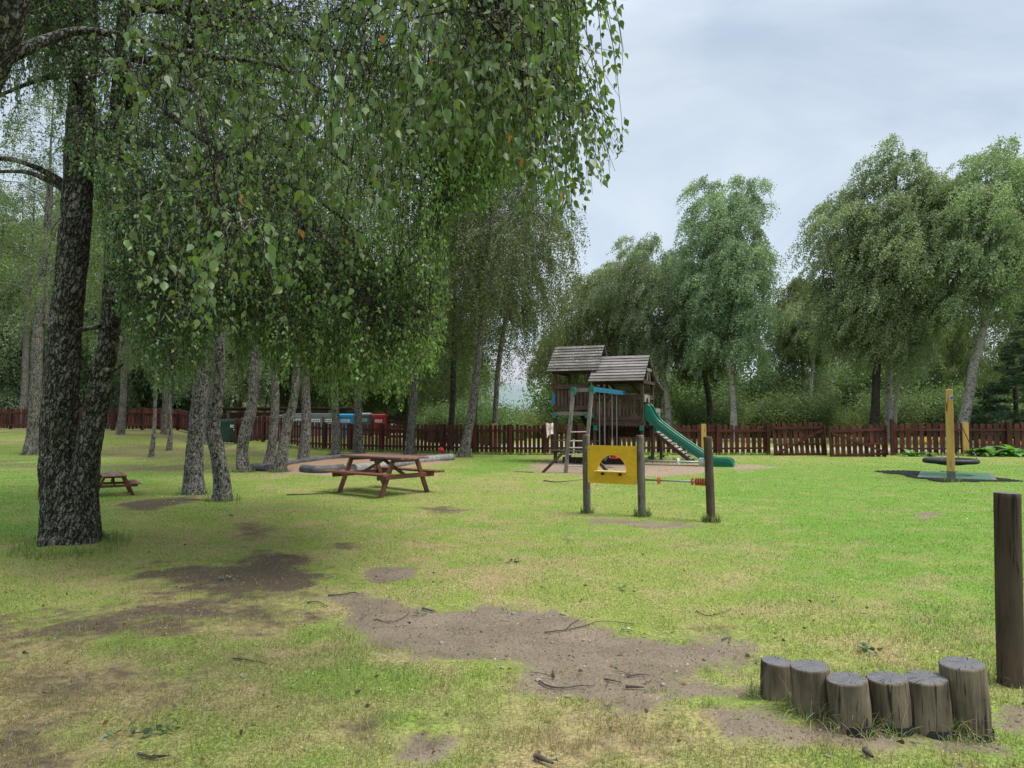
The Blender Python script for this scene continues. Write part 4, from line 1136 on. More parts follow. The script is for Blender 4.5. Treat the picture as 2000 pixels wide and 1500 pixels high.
n1 = canopy(T1, BO1, g1, ENV_N, cen, 9, (.5, 1.4), .17, (.030, .050), 19, col_near, 62, 14, .003, 7, (.10, 0, 0))
print('canopy leaves', n0, n1)
# ================================================================== materials for built things
W_FENCE = wood_mat('stain_brown_red', (.028, .009, .007), (.125, .040, .028), 'z', .6, .75)
W_FENCEH = wood_mat('stain_brown_red_rail', (.026, .009, .007), (.110, .036, .026), 'x', .6, .75)
W_NEW = wood_mat('new_pale_timber', (.42, .25, .08), (.66, .42, .14), 'z', .5, .6)
W_POST = wood_mat('weathered_grey_post', (.075, .066, .055), (.22, .20, .17), 'z', 1.2, .9, speck=(.30, .30, .28))
W_POSTB = wood_mat('brown_post', (.028, .019, .013), (.145, .105, .072), 'z', 1.0, .85)
W_LOG = wood_mat('stump_wood', (.038, .028, .019), (.37, .30, .215), 'z', 1.6, .85, bumpd=.014)
_m = NT('stump_end'); _v = _m.coord('Pure'); _p = _m.n('ShaderNodeSeparateXYZ'); _m.L(_v, _p.inputs[0])
_r = _m.math('SQRT', _m.math('ADD', _m.math('MULTIPLY', _p.outputs[0], _p.outputs[0]), _m.math('MULTIPLY', _p.outputs[1], _p.outputs[1])))
_w = _m.math('SINE', _m.math('ADD', _m.math('MULTIPLY', _r, 620), _m.math('MULTIPLY', _m.noise(_v, 14, 4), 9)))
_a = _m.math('MULTIPLY', _m.math('ARCTAN2', _p.outputs[1], _p.outputs[0]), 3.0)
_cm = _m.n('ShaderNodeCombineXYZ'); _m.L(_a, _cm.inputs[0]); _m.L(_m.math('MULTIPLY', _r, 4), _cm.inputs[1]); _m.L(_m.objrand(), _cm.inputs[2])
_k = _m.ramp(_m.noise(_cm.outputs[0], 3.2, 3, .5), [(.36, .12), (.42, 1)])
_c = _m.mix(_m.noise(_v, 30, 5, .7), (.075, .074, .080), (.235, .235, .25)); _c = _m.mix(1, _c, _m.ramp(_w, [(0, .62), (1, 1.0)]), 'MULTIPLY'); _c = _m.mix(1, _c, _k, 'MULTIPLY')
_m.bsdf(_c, .75, _m.bump(_m.math('MULTIPLY', _w, _k), .5, .002), .35); W_LOGTOP = _m.m
W_PLAY = wood_mat('play_wood', (.038, .024, .018), (.135, .092, .070), 'z', 1, .85)
W_PLAYH = wood_mat('play_wood_rail', (.034, .021, .016), (.115, .075, .058), 'x', 1, .85)
W_PLAYD = wood_mat('play_wood_dark', (.018, .010, .008), (.055, .030, .024), 'x', 1, .85)
W_ROOF = wood_mat('roof_board', (.075, .066, .060), (.22, .205, .20), 'x', .8, .7, spec=.45)
W_ROOFL = wood_mat('roof_board_lichen', (.060, .054, .048), (.175, .165, .155), 'x', .8, .75, speck=(.72, .72, .66))
W_LADD = wood_mat('ladder_wood', (.085, .075, .065), (.30, .28, .25), 'z', 1, .85)
W_TABLE = wood_mat('table_stain', (.070, .018, .011), (.205, .062, .036), 'x', 1, .5, spec=.5)
W_TABTOP = wood_mat('table_top_stain', (.10, .048, .035), (.24, .125, .10), 'x', .8, .45, spec=.55)
W_EDGE = wood_mat('edging_log', (.030, .030, .034), (.12, .12, .13), 'x', .8, .8)
W_EDGEP = wood_mat('edging_log_pale', (.10, .10, .10), (.30, .30, .30), 'x', .8, .8)
GREEN_P = plain_mat('green_plastic', (.002, .150, .092), .36, .25, 4, .4, dirt=(.015, .07, .05), dirtamt=.6)
TEAL = plain_mat('teal_metal', (.010, .17, .145), .5, .3, 9, .4, dirt=(.03, .07, .06))
BLUE = plain_mat('blue_paint', (.018, .15, .27), .45, .25, 9, .4, dirt=(.03, .10, .15))
STEEL = plain_mat('galvanised_steel', (.42, .43, .44), .38, .3, 14, .5, metal=.6, dirt=(.12, .12, .12))
CHAIN = plain_mat('rope_grey', (.28, .28, .27), .7, .4, 40, .3)
BLACKR = plain_mat('black_rubber', (.018, .019, .022), .6, .4, 8, .4, dirt=(.07, .07, .07))
YEL = plain_mat('yellow_panel_plastic', (.84, .50, .014), .42, .30, 7, .45, dirt=(.30, .22, .05), dirtamt=.6)
YELEDGE = plain_mat('yellow_shelf_edge', (.75, .58, .14), .5, .15, 5, .4)
ORANGE = plain_mat('orange_plastic', (.52, .11, .035), .5, .2, 9, .4)
WHITE = plain_mat('white_plastic', (.58, .61, .64), .5, .15, 9, .4)
REDP = plain_mat('red_plastic', (.50, .018, .022), .4, .2, 9, .45)
GREYP = plain_mat('grey_paint', (.12, .125, .14), .6, .2, 6, .3)
MATG = plain_mat('green_rubber_tile', (.055, .135, .085), .75, .3, 4, .3, dirt=(.10, .12, .09))

# ================================================================== picket fences
def fence_path(pts):
    """(px, distance) -> world ground points"""
    r_ = []
    for px, d in pts:
        x = (px-1000)/FPX*d; r_.append(Vector((x, d, gz(x, d))))
    return r_
rf = random.Random(3)
def fence(name, label, pts, posts_px, H=1.2, pw=.135, pitch=.178, post_h=None, posth_each=None, skip=()):
    """posts_px: parameters along pts by px. One thing: posts, rails, picket panels (one per bay)"""
    root = thing(name, label, 'fence')
    W = [(p[0], v_) for p, v_ in zip(pts, fence_path(pts))]
    root.location = W[0][1]; O = Vector(W[0][1])
    xsn = [w_[0] for w_ in W]
    def along(px):
        d = np.interp(px, xsn, [w_[1].y for w_ in W]); x = (px-1000)/FPX*d
        return Vector((x, d, gz(x, d)))
    for i, px in enumerate(posts_px):
        p = along(px)-O; h_ = H+.02+(posth_each or {}).get(i, 0)
        mb = MB(); mb.box((0, 0, h_/2-.1), (.13, .13, h_+.2)); mb.box((0, 0, h_+.008), (.115, .115, .016))
        mb.build('post', W_FENCE, root, loc=p, bevel=.008)
    for i in range(len(posts_px)-1):
        if i in skip: continue
        a, b = along(posts_px[i]), along(posts_px[i+1]); L_ = (b-a).length; n = max(2, int(round(L_/(pitch if not callable(pitch) else pitch((posts_px[i]+posts_px[i+1])/2)))))
        mb = MB(); d = (b-a); dh = Vector((d.x, d.y, 0)).normalized(); nrm_ = Vector((dh.y, -dh.x, 0))
        if nrm_.y > 0: nrm_ = -nrm_
        pwid = L_/n*.72; sag = rf.uniform(-.02, .02)
        for k in range(n):
            t = (k+.5)/n; q = a.lerp(b, t)+Vector((rf.gauss(0, .004), rf.gauss(0, .004), 0)); q.z = gz(q.x, q.y)
            lo_ = .05+rf.uniform(-.01, .02); hi_ = H+rf.gauss(0, .012)+sag*math.sin(t*PI)
            tl = rf.gauss(0, .010)
            q = q+Vector((0, 0, 0))-O
            w2 = pwid*rf.uniform(.93, 1.04)/2
            poly = [(-w2, lo_), (w2, lo_), (w2, hi_-.03), (w2*.55, hi_), (-w2*.55, hi_), (-w2, hi_-.03)]
            mb.prism(poly, lambda u_, z_, t_, q=q, tl=tl: tuple(q+dh*(u_+tl*z_)+Vector((0, 0, z_))+nrm_*t_), -.055, -.035)
        # drop sliver shading: each bay is its own panel
        mb.build('picket_panel', W_FENCE, root)
        mr = MB()
        for zz in (.26, H-.24):
            aa = a-O+Vector((0, 0, zz+rf.uniform(-.01, .01))); bb = b-O+Vector((0, 0, zz+rf.uniform(-.01, .01)))
            mr.beam(aa+nrm_*.012, bb+nrm_*.012, .04, .085)
        mr.build('rail', W_FENCEH, root)
    return root
pitch_r = lambda px: np.interp(px, (560, 1050, 1450, 1800, 2050), (.17, .185, .225, .262, .262))
fence('picket_fence', 'dark picket fence rising over the grassy bank behind the double trunk, left end', [(-260, 43), (0, 43), (240, 38), (310, 41)],
      [-240, -175, -110, -45, 22, 88, 152, 222, 279, 312], pitch=.19)
fence('picket_fence', 'dark picket fence stepping down the slope behind the row of birches and the bins', [(312, 41), (345, 42), (450, 35), (560, 32.5), (600, 32.2)],
      [313, 348, 405, 462, 515, 600], pitch=.175)
fence('picket_fence', 'long red brown picket fence between the birches and the gate, behind the play tower', [(600, 32.2), (700, 31.6), (931, 29.4), (1050, 28.9), (1500, 28.7)],
      [601, 634, 683, 745, 805, 864, 928, 997, 1064, 1130, 1205, 1290, 1401, 1499], pitch=pitch_r, posth_each={13: .09})
fence('picket_fence', 'red brown picket fence right of the double gate, behind the basket swing', [(1740, 28.3), (2300, 28.3)],
      [1741, 1966, 2140, 2290], pitch=.262, posth_each={0: .14, 1: .06}, H=1.25)
# ---- the two gate leaves, both sagging
def gate(px0, px1, Y, zlo, H, slope, brace_up, label, droop):
    a = at(px0, 815, Y); b = at(px1, 815, Y); O = Vector((a.x, a.y, gz(a.x, a.y)))
    root = thing('gate', label, 'gate', O)
    L_ = b.x-a.x; n = 10; mb = MB()
    for k in range(n):
        t = (k+.5)/n; x = t*L_; w2 = L_/n*.36
        zz = zlo+slope*(t-.5); hi_ = H+slope*(t-.5)+rf.gauss(0, .008); lo_ = zz+rf.uniform(-.01, .01)
        x2 = x+droop
        poly = [(x-w2, lo_), (x+w2, lo_), (x2+w2, hi_-.02), (x2+w2*.5, hi_), (x2-w2*.5, hi_), (x2-w2, hi_-.02)]
        mb.prism(poly, lambda u_, z_, t_: (u_, t_, z_), -.05, -.03)
    mb.build('picket_panel', W_FENCE, root)
    for zz in (zlo+.17, zlo+.56, H-.2):
        MB().beam((.02, -.075, zz-slope*.5), (L_-.02, -.075, zz+slope*.5), .04, .085).build('rail', W_FENCEH, root)
    z0, z1 = (zlo+.22, H-.26) if brace_up else (H-.26, zlo+.22)
    MB().beam((.08, -.118, z0-slope*.5), (L_-.08, -.118, z1+slope*.5), .035, .085).build('brace', W_FENCEH, root)
    for xx in (.03, L_-.03):
        MB().beam((xx, -.118, zlo+.1+slope*(xx/L_-.5)), (xx+droop, -.118, H-.06+slope*(xx/L_-.5)), .08, .035, (1, 0, 0)).build('stile', W_FENCE, root)
    return root
gate(1509, 1612, 28.2, -.12, 1.28, -.03+.06, True, 'left gate leaf with its brace rising to the right', -.09)
gate(1617, 1730, 27.4, -.10, 1.20, .10, False, 'right gate leaf with its brace falling to the right, sagging open', -.03)

def fence_post(px, Y, h_, wpx, label):
    p = at(px, 815, Y); p.z = gz(p.x, p.y); w_ = wpx/FPX*Y
    root = thing('timber_post', label, 'post', p)
    MB().box((0, 0, h_/2-.1), (w_, .06, h_+.2)).build('board', W_NEW, root, bevel=.006)
    MB().box((0, -.033, h_-.25), (.02, .012, .02)).box((0, -.033, .3), (.02, .012, .02)).build('screw', STEEL, root)
fence_post(966, 29.9, 1.24, 11, 'new pale timber board fixed to the fence beside the leaning birch')
fence_post(1374, 28.3, 1.24, 9.5, 'new yellow timber board on the fence behind the slide')
fence_post(1885, 27.9, 1.3, 11.5, 'new yellow timber board on the fence behind the basket swing')

# towel over the fence
tw = at(1073, 815, 28.75); tw.z = gz(tw.x, tw.y)
V = []; Fq = []; nu, nv = 14, 12
for j in range(nv):
    for i in range(nu):
        u = i/(nu-1); v_ = j/(nv-1)
        x = (u-.5)*.30+.05*v_; z = 1.26-v_*.5*(1-.25*u*(1-u)*4)+.02*math.sin(u*9)-(.20*(1-u) if j > 8 else 0)*v_*.5
        V.append((x, -.085-.02*math.sin(u*11+v_*2)-.01*math.sin(v_*7), z))
for j in range(nv-1):
    for i in range(nu-1): a = j*nu+i; Fq.append((a, a+1, a+nu+1, a+nu))
mt_ = NT('towel'); v = mt_.coord('Object'); q = mt_.ramp(mt_.voro(v, 14), [(.30, (.60, .14, .24)), (.42, (.78, .72, .74))]); mt_.bsdf(q, .95, None, .1)
V = np.array(V)+np.array(tuple(tw)); o = np_mesh('towel', V-np.array(tuple(tw)), np.array(Fq), mt_.m, smooth=True, loc=tw)
finish(o, label='pink and white towel hung over the fence left of the play tower', cat='towel')

# ================================================================== bins beyond the fence
BIN = {'green': (.012, .05, .03), 'grey': (.24, .25, .265), 'lgrey': (.34, .36, .39), 'blue': (.03, .30, .62), 'red': (.42, .012, .018), 'slate': (.10, .105, .12)}
BM = {k: plain_mat('bin_'+k, c_, .45, .15, 4, .4, dirt=(.1, .1, .09)) for k, c_ in BIN.items()}
LAB = plain_mat('bin_label', (.66, .70, .68), .5, .1, 8, .3); LABG = plain_mat('bin_label_green', (.25, .5, .2), .5, .1, 8, .3)
LABT = plain_mat('label_print', (.06, .07, .09), .6, .1, 8, .3)
def wheelie_bin(px, Y, w_, H, colr, lid, label, lbl=1, lblcol=None, dz=0):
    p = at(px, 815, Y); p.z = gz(p.x, p.y)+dz
    root = thing('recycling_bin', label, 'bin', p, R(rf.uniform(-3, 3)))
    d = w_*1.05; tw_ = w_; bw = w_*.82
    mb = MB(); hb = H*.90
    b_ = [(-bw/2, -d*.40, .06), (bw/2, -d*.40, .06), (bw/2, d*.4, .06), (-bw/2, d*.4, .06)]
    t_ = [(-tw_/2, -d*.5, hb), (tw_/2, -d*.5, hb), (tw_/2, d*.5, hb), (-tw_/2, d*.5, hb)]
    mb.add(b_+t_, [(3, 2, 1, 0), (4, 5, 6, 7), (0, 1, 5, 4), (1, 2, 6, 5), (2, 3, 7, 6), (3, 0, 4, 7)])
    mb.box((0, -d*.5+.005, hb-.03), (tw_+.05, .05, .06)); mb.box((0, 0, hb-.02), (tw_+.05, d+.02, .035))
    for sx in (-.3, 0, .3): mb.box((sx*w_, -d*.455, hb*.45), (.02, .02, hb*.55))
    mb.build('body', BM[colr], root, bevel=.012)
    ml = MB(); n = 7; rows = []
    for i in range(n):
        u = i/(n-1); rows += [(-tw_/2-.03, -d*.53+u*d*1.06, hb+.02+.08*math.sin(PI*(.15+.85*u))), (tw_/2+.03, -d*.53+u*d*1.06, hb+.02+.08*math.sin(PI*(.15+.85*u)))]
    base_ = [(-tw_/2-.03, -d*.53, hb), (tw_/2+.03, -d*.53, hb), (tw_/2+.03, d*.53, hb), (-tw_/2-.03, d*.53, hb)]
    vs = rows+base_; fs = [(2*i, 2*i+1, 2*i+3, 2*i+2) for i in range(n-1)]+[(2*n, 2*n+1, 2*n+2, 2*n+3), (0, 1, 2*n+1, 2*n), (2*n-2, 2*n-1, 2*n+2, 2*n+3)]
    fs += [tuple([2*n]+[2*i for i in range(n)]+[2*n+3]), tuple([2*n+1]+[2*i+1 for i in range(n)]+[2*n+2])]
    ml.add(vs, fs); ml.tube([(-tw_*.4, d*.55, hb+.05), (tw_*.4, d*.55, hb+.05)], .02, 6)
    lo_ = ml.build('lid', BM[lid], root)
    if lbl:
        yy = -d*.5*.97
        l_ = MB().box((0, yy-.02, hb*.76), (w_*.62, .012, hb*.13)).build('label_panel', lblcol or LAB, root)
        m2 = MB()
        for k_ in range(4): m2.box((-w_*.2+k_*w_*.13, yy-.028, hb*.76), (w_*.085, .006, hb*.05))
        m2.build('print', LABT, l_)
        if lbl > 1: MB().box((0, yy-.018, hb*.60), (w_*.16, .012, hb*.09)).build('label_panel', lblcol or LAB, root)
    for sx in (-1, 1): MB().tube([(sx*w_*.38, d*.36, .09), (sx*(w_*.38+.05), d*.36, .09)], .09, 12).build('wheel', BLACKR, root)
    return root
bz = [(444, 'green', 'green', 'plain dark green bin at the left end of the row', 0), (464, 'green', 'green', 'dark green bin with a white label', 2), (489, 'lgrey', 'slate', 'pale grey bin right of the green one, behind a bent birch', 0),
      (517, 'grey', 'slate', 'grey bin hidden mostly by low leaves', 0), (546, 'lgrey', 'slate', 'pale grey bin just right of the birch behind the edging log', 1), (571, 'grey', 'slate', 'grey bin behind the white flecked leaning birch', 1),
      (590, 'lgrey', 'slate', 'grey bin with a bluish white label, left of the upright birch', 2), (621, 'grey', 'slate', 'grey bin with a wide white label over a round mark', 2), (648, 'grey', 'slate', 'grey bin with white label touching the birch left of the blue bin', 2)]
for px, c_, l_, lb, k_ in bz:
    wheelie_bin(px, 35.2, .66, 1.16, c_, l_, lb+' beyond the fence', k_, dz=.05)
wheelie_bin(678, 35.5, .72, 1.16, 'blue', 'blue', 'bright blue bin with a raised lid beyond the fence', 1, dz=.03)
wheelie_bin(712, 35.5, .66, 1.20, 'slate', 'lgrey', 'slate grey bin with a green label between the blue and the red bin', 1, LABG, .04)
wheelie_bin(742, 35.5, .56, 1.12, 'red', 'red', 'red bin with an arched lid at the right end of the row beyond the fence', 1, dz=.10)
# raised openings on the blue and red containers
p = at(562, 815, 39.2); p.z = gz(p.x, p.y)
bs = thing('bin_store', 'long low timber bin shelter roof behind the row of bins', 'shelter', p)
MB().box((0, 0, 1.62), (7.2, 1.0, .07), Matrix.Rotation(R(-6), 3, 'X')).build('roof', W_PLAYD, bs)
MB().box((0, .5, .72), (6.7, .04, 1.4)).build('wall', W_PLAY, bs)
for sx in (-3.3, -1.1, 1.1, 3.3): MB().box((sx, -.45, .70), (.09, .09, 1.45)).build('post', W_PLAYD, bs)
p = at(775, 815, 36.5); p.z = gz(p.x, p.y)
pal = thing('pallet_crate', 'dark slatted timber crate right of the red bin beyond the fence', 'crate', p)
mb = MB()
for k in range(5): mb.box((0, -.3, .25+k*.24), (1.0, .03, .13))
for sx in (-.48, .48): mb.box((sx, -.27, .7), (.06, .06, 1.4)); mb.box((sx, .3, .7), (.06, .06, 1.4))
mb.build('slat_frame', W_PLAYD, pal)

# red white marker, low yellow barrier beyond the gate
p = at(1680, 815, 31); p.z = gz(p.x, p.y)
mk_ = thing('marker_post', 'red and white marker post standing beyond the right gate leaf', 'marker', p)
MB().tube([(0, 0, 0), (0, 0, .75)], .035, 12).build('lower_band', WHITE, mk_); MB().tube([(0, 0, .75), (0, 0, 1.02)], .036, 12).build('upper_band', REDP, mk_)
p = at(1814, 815, 33); p.z = gz(p.x, p.y)
yb_ = thing('low_barrier', 'low yellow bar seen through the pickets left of the basket swing', 'barrier', p)
MB().box((0, 0, .46), (.85, .08, .18)).build('bar', YEL, yb_)
for sx in (-.33, .33): MB().box((sx, .02, .18), (.07, .05, .4)).build('leg', GREYP, yb_)

# ================================================================== yellow panel frame
def post_obj(name, parent, p, r_, h_, mat_, lean=(0, 0), top=None, seed=0, n=40):
    v_, f_ = tube_np([(0, 0, -.25), (lean[0]*.3, lean[1]*.3, h_*.3), (lean[0]*.7, lean[1]*.7, h_*.7), (lean[0], lean[1], h_-.012)], (r_*1.01, r_*1.01, r_, r_), n, .010, seed, 8, 14)
    t_ = len(v_); last = np.arange(len(v_)-n, len(v_))
    ring = v_[last]; c_ = ring.mean(0)
    r2 = c_+(ring-c_)*.93+np.array((0, 0, .012)); r2 = c_+(ring-c_)*(1-.005/max(.02, r_))+np.array((0, 0, .005)); r3 = c_+(ring-c_)*.55+np.array((0, 0, .006))
    v_ = np.concatenate([v_, r2, r3, [c_+np.array((0, 0, .005))], r2])
    a_ = last; b_ = np.arange(t_, t_+n); c2 = np.arange(t_+n, t_+2*n); e_ = np.arange(t_+2*n+1, t_+3*n+1)
    Fs = np.concatenate([f_, np.stack([a_, np.roll(a_, -1), np.roll(e_, -1), e_], 1)])
    Ft = np.stack([b_, np.roll(b_, -1), np.roll(c2, -1), c2], 1); Fc = np.stack([c2, np.roll(c2, -1), np.full(n, t_+2*n)], 1)
    o_ = np_mesh(name, v_, [Fs, Ft, Fc], mat_, parent, smooth=True, loc=p)
    if top:
        o_.data.materials.append(top); mi = np.zeros(len(o_.data.polygons), np.int32); mi[len(Fs):] = 1
        o_.data.polygons.foreach_set('material_index', mi)
    return o_
pA, pB, pC = G(1146.5, 1002), G(1254, 1008), G(1389.5, 1019)
YP = thing('play_panel_frame', 'yellow play panel and bead bars fixed between three round posts', 'play panel', pA)
hA = 1.23; zA = pA.z
def ztop(p, py): return at(0, py, p.y).z-p.z
post_obj('post', YP, (0, 0, 0), .058, ztop(pA, 848), W_POST, (-.01, 0), seed=1)
post_obj('post', YP, pB-pA, .058, ztop(pB, 849), W_POST, (-.02, 0), seed=2)
o_ = post_obj('post', YP, pC-pA, .060, ztop(pC, 852), W_POSTB, (-.04, 0), seed=3); o_['label'] = 'darker brown post at the right end'
dB = (pB-pA); LB = dB.xy.length; ux = Vector((dB.x, dB.y, 0)).normalized(); uy = Vector((ux.y, -ux.x, 0)); uy = uy if uy.y < 0 else -uy
x0, x1 = .045, LB-.055; z0 = at(0, 946, 11.0).z-zA; z1 = at(0, 871, 11.0).z-zA
cx = x0+(x1-x0)*.505; hz0 = at(0, 921, 11).z-zA; hr = at(0, 889.5, 11).z-zA-hz0; hw = .235
outer = []
for (ax, az_, s_) in ((x1, z0, -90), (x1, z1, 0), (x0, z1, 90), (x0, z0, 180)):
    cxx = ax+(-.03 if ax == x1 else .03); czz = az_+(.03 if az_ == z0 else -.03)
    for k in range(6): an = R(s_+90*k/5); outer.append((cxx+.03*math.cos(an), czz+.03*math.sin(an)))
hole = [(cx+hw*math.cos(PI*k/24), hz0+hr*math.sin(PI*k/24)) for k in range(25)]
import bmesh
bm = bmesh.new()
def pp3(a, z, t): return ux*a+uy*t+Vector((0, 0, z))
for t in (.0, .022):
    vo = [bm.verts.new(pp3(a, z, .045+t)) for a, z in outer]; vh = [bm.verts.new(pp3(a, z, .045+t)) for a, z in hole]
    eo = [bm.edges.new((vo[i], vo[(i+1) % len(vo)])) for i in range(len(vo))]; eh = [bm.edges.new((vh[i], vh[(i+1) % len(vh)])) for i in range(len(vh))]
    bmesh.ops.triangle_fill(bm, use_beauty=True, edges=eo+eh)
    if t == 0: vo0, vh0 = vo, vh
for A_, B_ in ((vo0, vo), (vh0, vh)):
    for i in range(len(A_)): bm.faces.new((A_[i], A_[(i+1) % len(A_)], B_[(i+1) % len(B_)], B_[i]))
bmesh.ops.recalc_face_normals(bm, faces=bm.faces)
me = bpy.data.meshes.new('panel'); bm.to_mesh(me); bm.free(); me.materials.append(YEL)
po = bpy.data.objects.new('panel', me); COL.objects.link(po); po.parent = YP
for a, z in ((x0+.035, z0+.075), (x0+.035, z1-.055), (x1-.035, z0+.06), (x1-.035, z1-.06)):
    MB().tube([pp3(a, z, .066), pp3(a, z, .076)], .012, 10).build('bolt', STEEL, po)
sh_ = MB().box((0, 0, 0), (hw*2.12, .15, .018), Matrix.Rotation(math.atan2(ux.y, ux.x), 3, 'Z'))
sh_.build('shelf', YELEDGE, YP, loc=pp3(cx-.01, hz0-.005, .09), bevel=.004)
for a in (cx-.15, cx+.14): MB().tube([pp3(a, hz0-.045, .06), pp3(a, hz0-.045, .10)], .022, 12).build('shelf_bracket', BLACKR, YP)
# bars with beads between post 2 and 3
def ppx(px, py, Ya, off=0): q = at(px, py, Ya); return q
def bar(y0, y1, name):
    a = at(1259, y0, pB.y-.02)-pA; b = at(1386, y1, pC.y+.02)-pA
    return a, b, MB().tube([a, b], .014, 12).build(name, STEEL, YP, smooth=True)
a, b, br_ = bar(900, 903, 'bar')
def disc(a, b, t, r_, th, mat_, nm, par):
    c_ = a.lerp(b, t); d = (b-a).normalized(); return MB().tube([c_-d*th/2, c_+d*th/2], r_, 24).build(nm, mat_, par, bevel=.002)
disc(a, b, .535, .052, .016, WHITE, 'bead', br_)
for k in range(5): disc(a, b, .865+k*.024, .064-.002*(k % 2), .018, WHITE if k < 4 else BLUE, 'bead', br_)
disc(a, b, .975, .060, .03, BLUE, 'bead', br_)
a, b, br_ = bar(937, 942, 'bar')
for t, th in ((.23, .022), (.745, .012), (.80, .014), (.835, .014), (.868, .014), (.90, .016), (.935, .03)): disc(a, b, t, .054, th, ORANGE, 'bead', br_)

# ================================================================== picnic tables
def picnic_table(label, p, rotz, s, Lt=1.75):
    root = thing('picnic_table', label, 'picnic table', p, rotz)
    root.scale = (s, s, s)
    m1 = MB()
    for k in range(5): m1.box((rf.uniform(-.006, .006), -.30+k*.15, .735), (Lt, .138, .038))
    m1.build('tabletop', W_TABTOP, root, bevel=.004)
    m1 = MB()
    for sx in (-Lt/2+.28, Lt/2-.28): m1.box((sx, 0, .69), (.045, .68, .075))
    m1.box((0, 0, .69), (.045, .68, .07)); m1.build('tabletop_batten', W_TABLE, root)
    for sy in (-1, 1):
        m2 = MB()
        for k in range(2): m2.box((rf.uniform(-.006, .006), sy*(.60+k*.145), .435), (Lt, .135, .036))
        m2.build('seat', W_TABLE, root, bevel=.004)
    for sx in (-Lt/2+.30, Lt/2-.30):
        m3 = MB().box((sx+.048*(1 if sx > 0 else -1), 0, .375), (.043, 1.48, .09)); m3.build('seat_bearer', W_TABLE, root, bevel=.004)
        for sy in (-1, 1):
            MB().beam((sx, sy*.30, .72), (sx, sy*.62, -.02), .045, .092, (0, 1, 0)).build('leg', W_TABLE, root, bevel=.004)
    for sx in (-1, 1): MB().beam((sx*(Lt/2-.33), 0, .40), (sx*.03, 0, .66), .07, .04).build('brace', W_TABLE, root)
    return root
L1, L2, L3, L4 = G(744, 971), G(835, 962), G(665.5, 962), G(750, 952)
c_ = (L1+L2+L3+L4)/4; ax = ((L1-L3)+(L2-L4)); ang = math.atan2(ax.y, ax.x)
sc_t = ((L1-L2).length+(L3-L4).length)/2/1.30
print('table scale', sc_t, (L1-L3).length, ang)
picnic_table('full size red brown picnic table in front of the log edged sand pit', (c_.x, c_.y, gz(c_.x, c_.y)), ang, .98, .60+((L1-L3).length+(L2-L4).length)/2/.98)
k1, k2 = G(197, 970), G(249, 969); kc = (k1+k2)/2
kd = (k2-k1); ang = math.atan2(kd.y, kd.x)+R(90)+R(26)
u_ = Vector((math.cos(ang), math.sin(ang), 0)); 
sk = .54; cpos = kc+u_*(.5*1.45*sk)
print('kid scale', sk)
picnic_table('small child size red brown picnic table beside the double trunk', (cpos.x, cpos.y, gz(cpos.x, cpos.y)), ang, sk, 1.85)

# ================================================================== foreground stumps and posts
STP = [(1517, 1366, 61, 1288, -.004), (1588, 1398, 73, 1297, .01), (1664, 1432, 76, 1322, .016), (1741, 1430, 75, 1320, .012), (1817, 1436, 80, 1320, .014), (1893, 1441, 80, 1292, .020)]
names_ = ['leftmost short round log stump of the row', 'second stump from the left, slightly taller and leaning', 'third stump from the left, low with a notched dark top', 'fourth stump from the left, low between two equal ones', 'fifth stump from the left, just before the tallest', 'tallest stump at the right end of the row']
for i, ((px, py, w_, pt, ln), nm_) in enumerate(zip(STP, names_)):
    g = G(px, py+2); r_ = w_/FPX*g.y/2*.99; g = g*((g.y+r_*.7)/g.y); g.z = gz(g.x, g.y)
    h_ = at(px, pt, g.y).z-g.z
    root = thing('log_stump', nm_+' of cut logs', 'stump', g, group='row of cut log stumps')
    post_obj('log', root, (0, 0, 0), r_, h_, W_LOG, (-ln*1.3, 0), W_LOGTOP, seed=20+i, n=56)
    if i >= 2:
        v_, f_ = tube_np([(0, 0, -.05), (0, 0, .03)], (r_*1.045, r_*1.035), 40, .02, i, 3); np_mesh('rubber_collar', v_, f_, BLACKR, root, smooth=True)
g = G(1974, 1343); r_ = .067; g = g*((g.y+.05)/g.y); g.z = gz(g.x, g.y)
root = thing('round_post', 'tall dark weathered round post behind the tallest stump at the right edge', 'post', g)
post_obj('post', root, (0, 0, 0), r_, at(0, 960, g.y).z-g.z, W_POSTB, (.015, 0), W_LOGTOP, seed=41, n=56)

# ================================================================== basket swing
s0 = G(1858, 941); s0b = Vector((s0.x*1.165, s0.y*1.165, 0))
BS = thing('basket_swing', 'basket swing hung between two yellow timber posts, black ring seat', 'swing', s0)
hP = at(0, 761, s0.y).z-s0.z; dP = s0b-s0; dP.z = 0; uP = dP.normalized(); rz = Matrix.Rotation(math.atan2(uP.x, uP.y)*-1, 3, 'Z')
for q in (Vector((0, 0, 0)), dP):
    pb = MB().box((0, 0, hP/2+.06), (.165, .165, hP-.12), rz).build('post', W_NEW, BS, loc=q, bevel=.012)
    MB().box((0, 0, .12), (.175, .175, .26), rz).build('foot_sleeve', GREYP, BS, loc=q)
MB().box((.0, -.09, hP-.18), (.085, .02, .13), rz).build('end_plate', STEEL, BS, bevel=.003)
MB().tube([(.0, -.10, hP-.2), (.0, -.12, hP-.2)], .022, 10).build('bolt', BLACKR, BS)
MB().beam(uP*.083+Vector((0, 0, hP-.12)), dP-uP*.083+Vector((0, 0, hP-.12)), .12, .12).build('crossbeam', W_NEW, BS)
cB = dP*.5; zB = at(0, 900, s0.y+dP.y*.5).z-s0.z; Rb = .57
ring = [cB+Vector((Rb*math.cos(a), Rb*math.sin(a), zB)) for a in np.linspace(0, 2*PI, 41)]
MB().tube(ring, .062, 12, False).build('seat_ring', BLACKR, BS, smooth=True)
mb = MB()
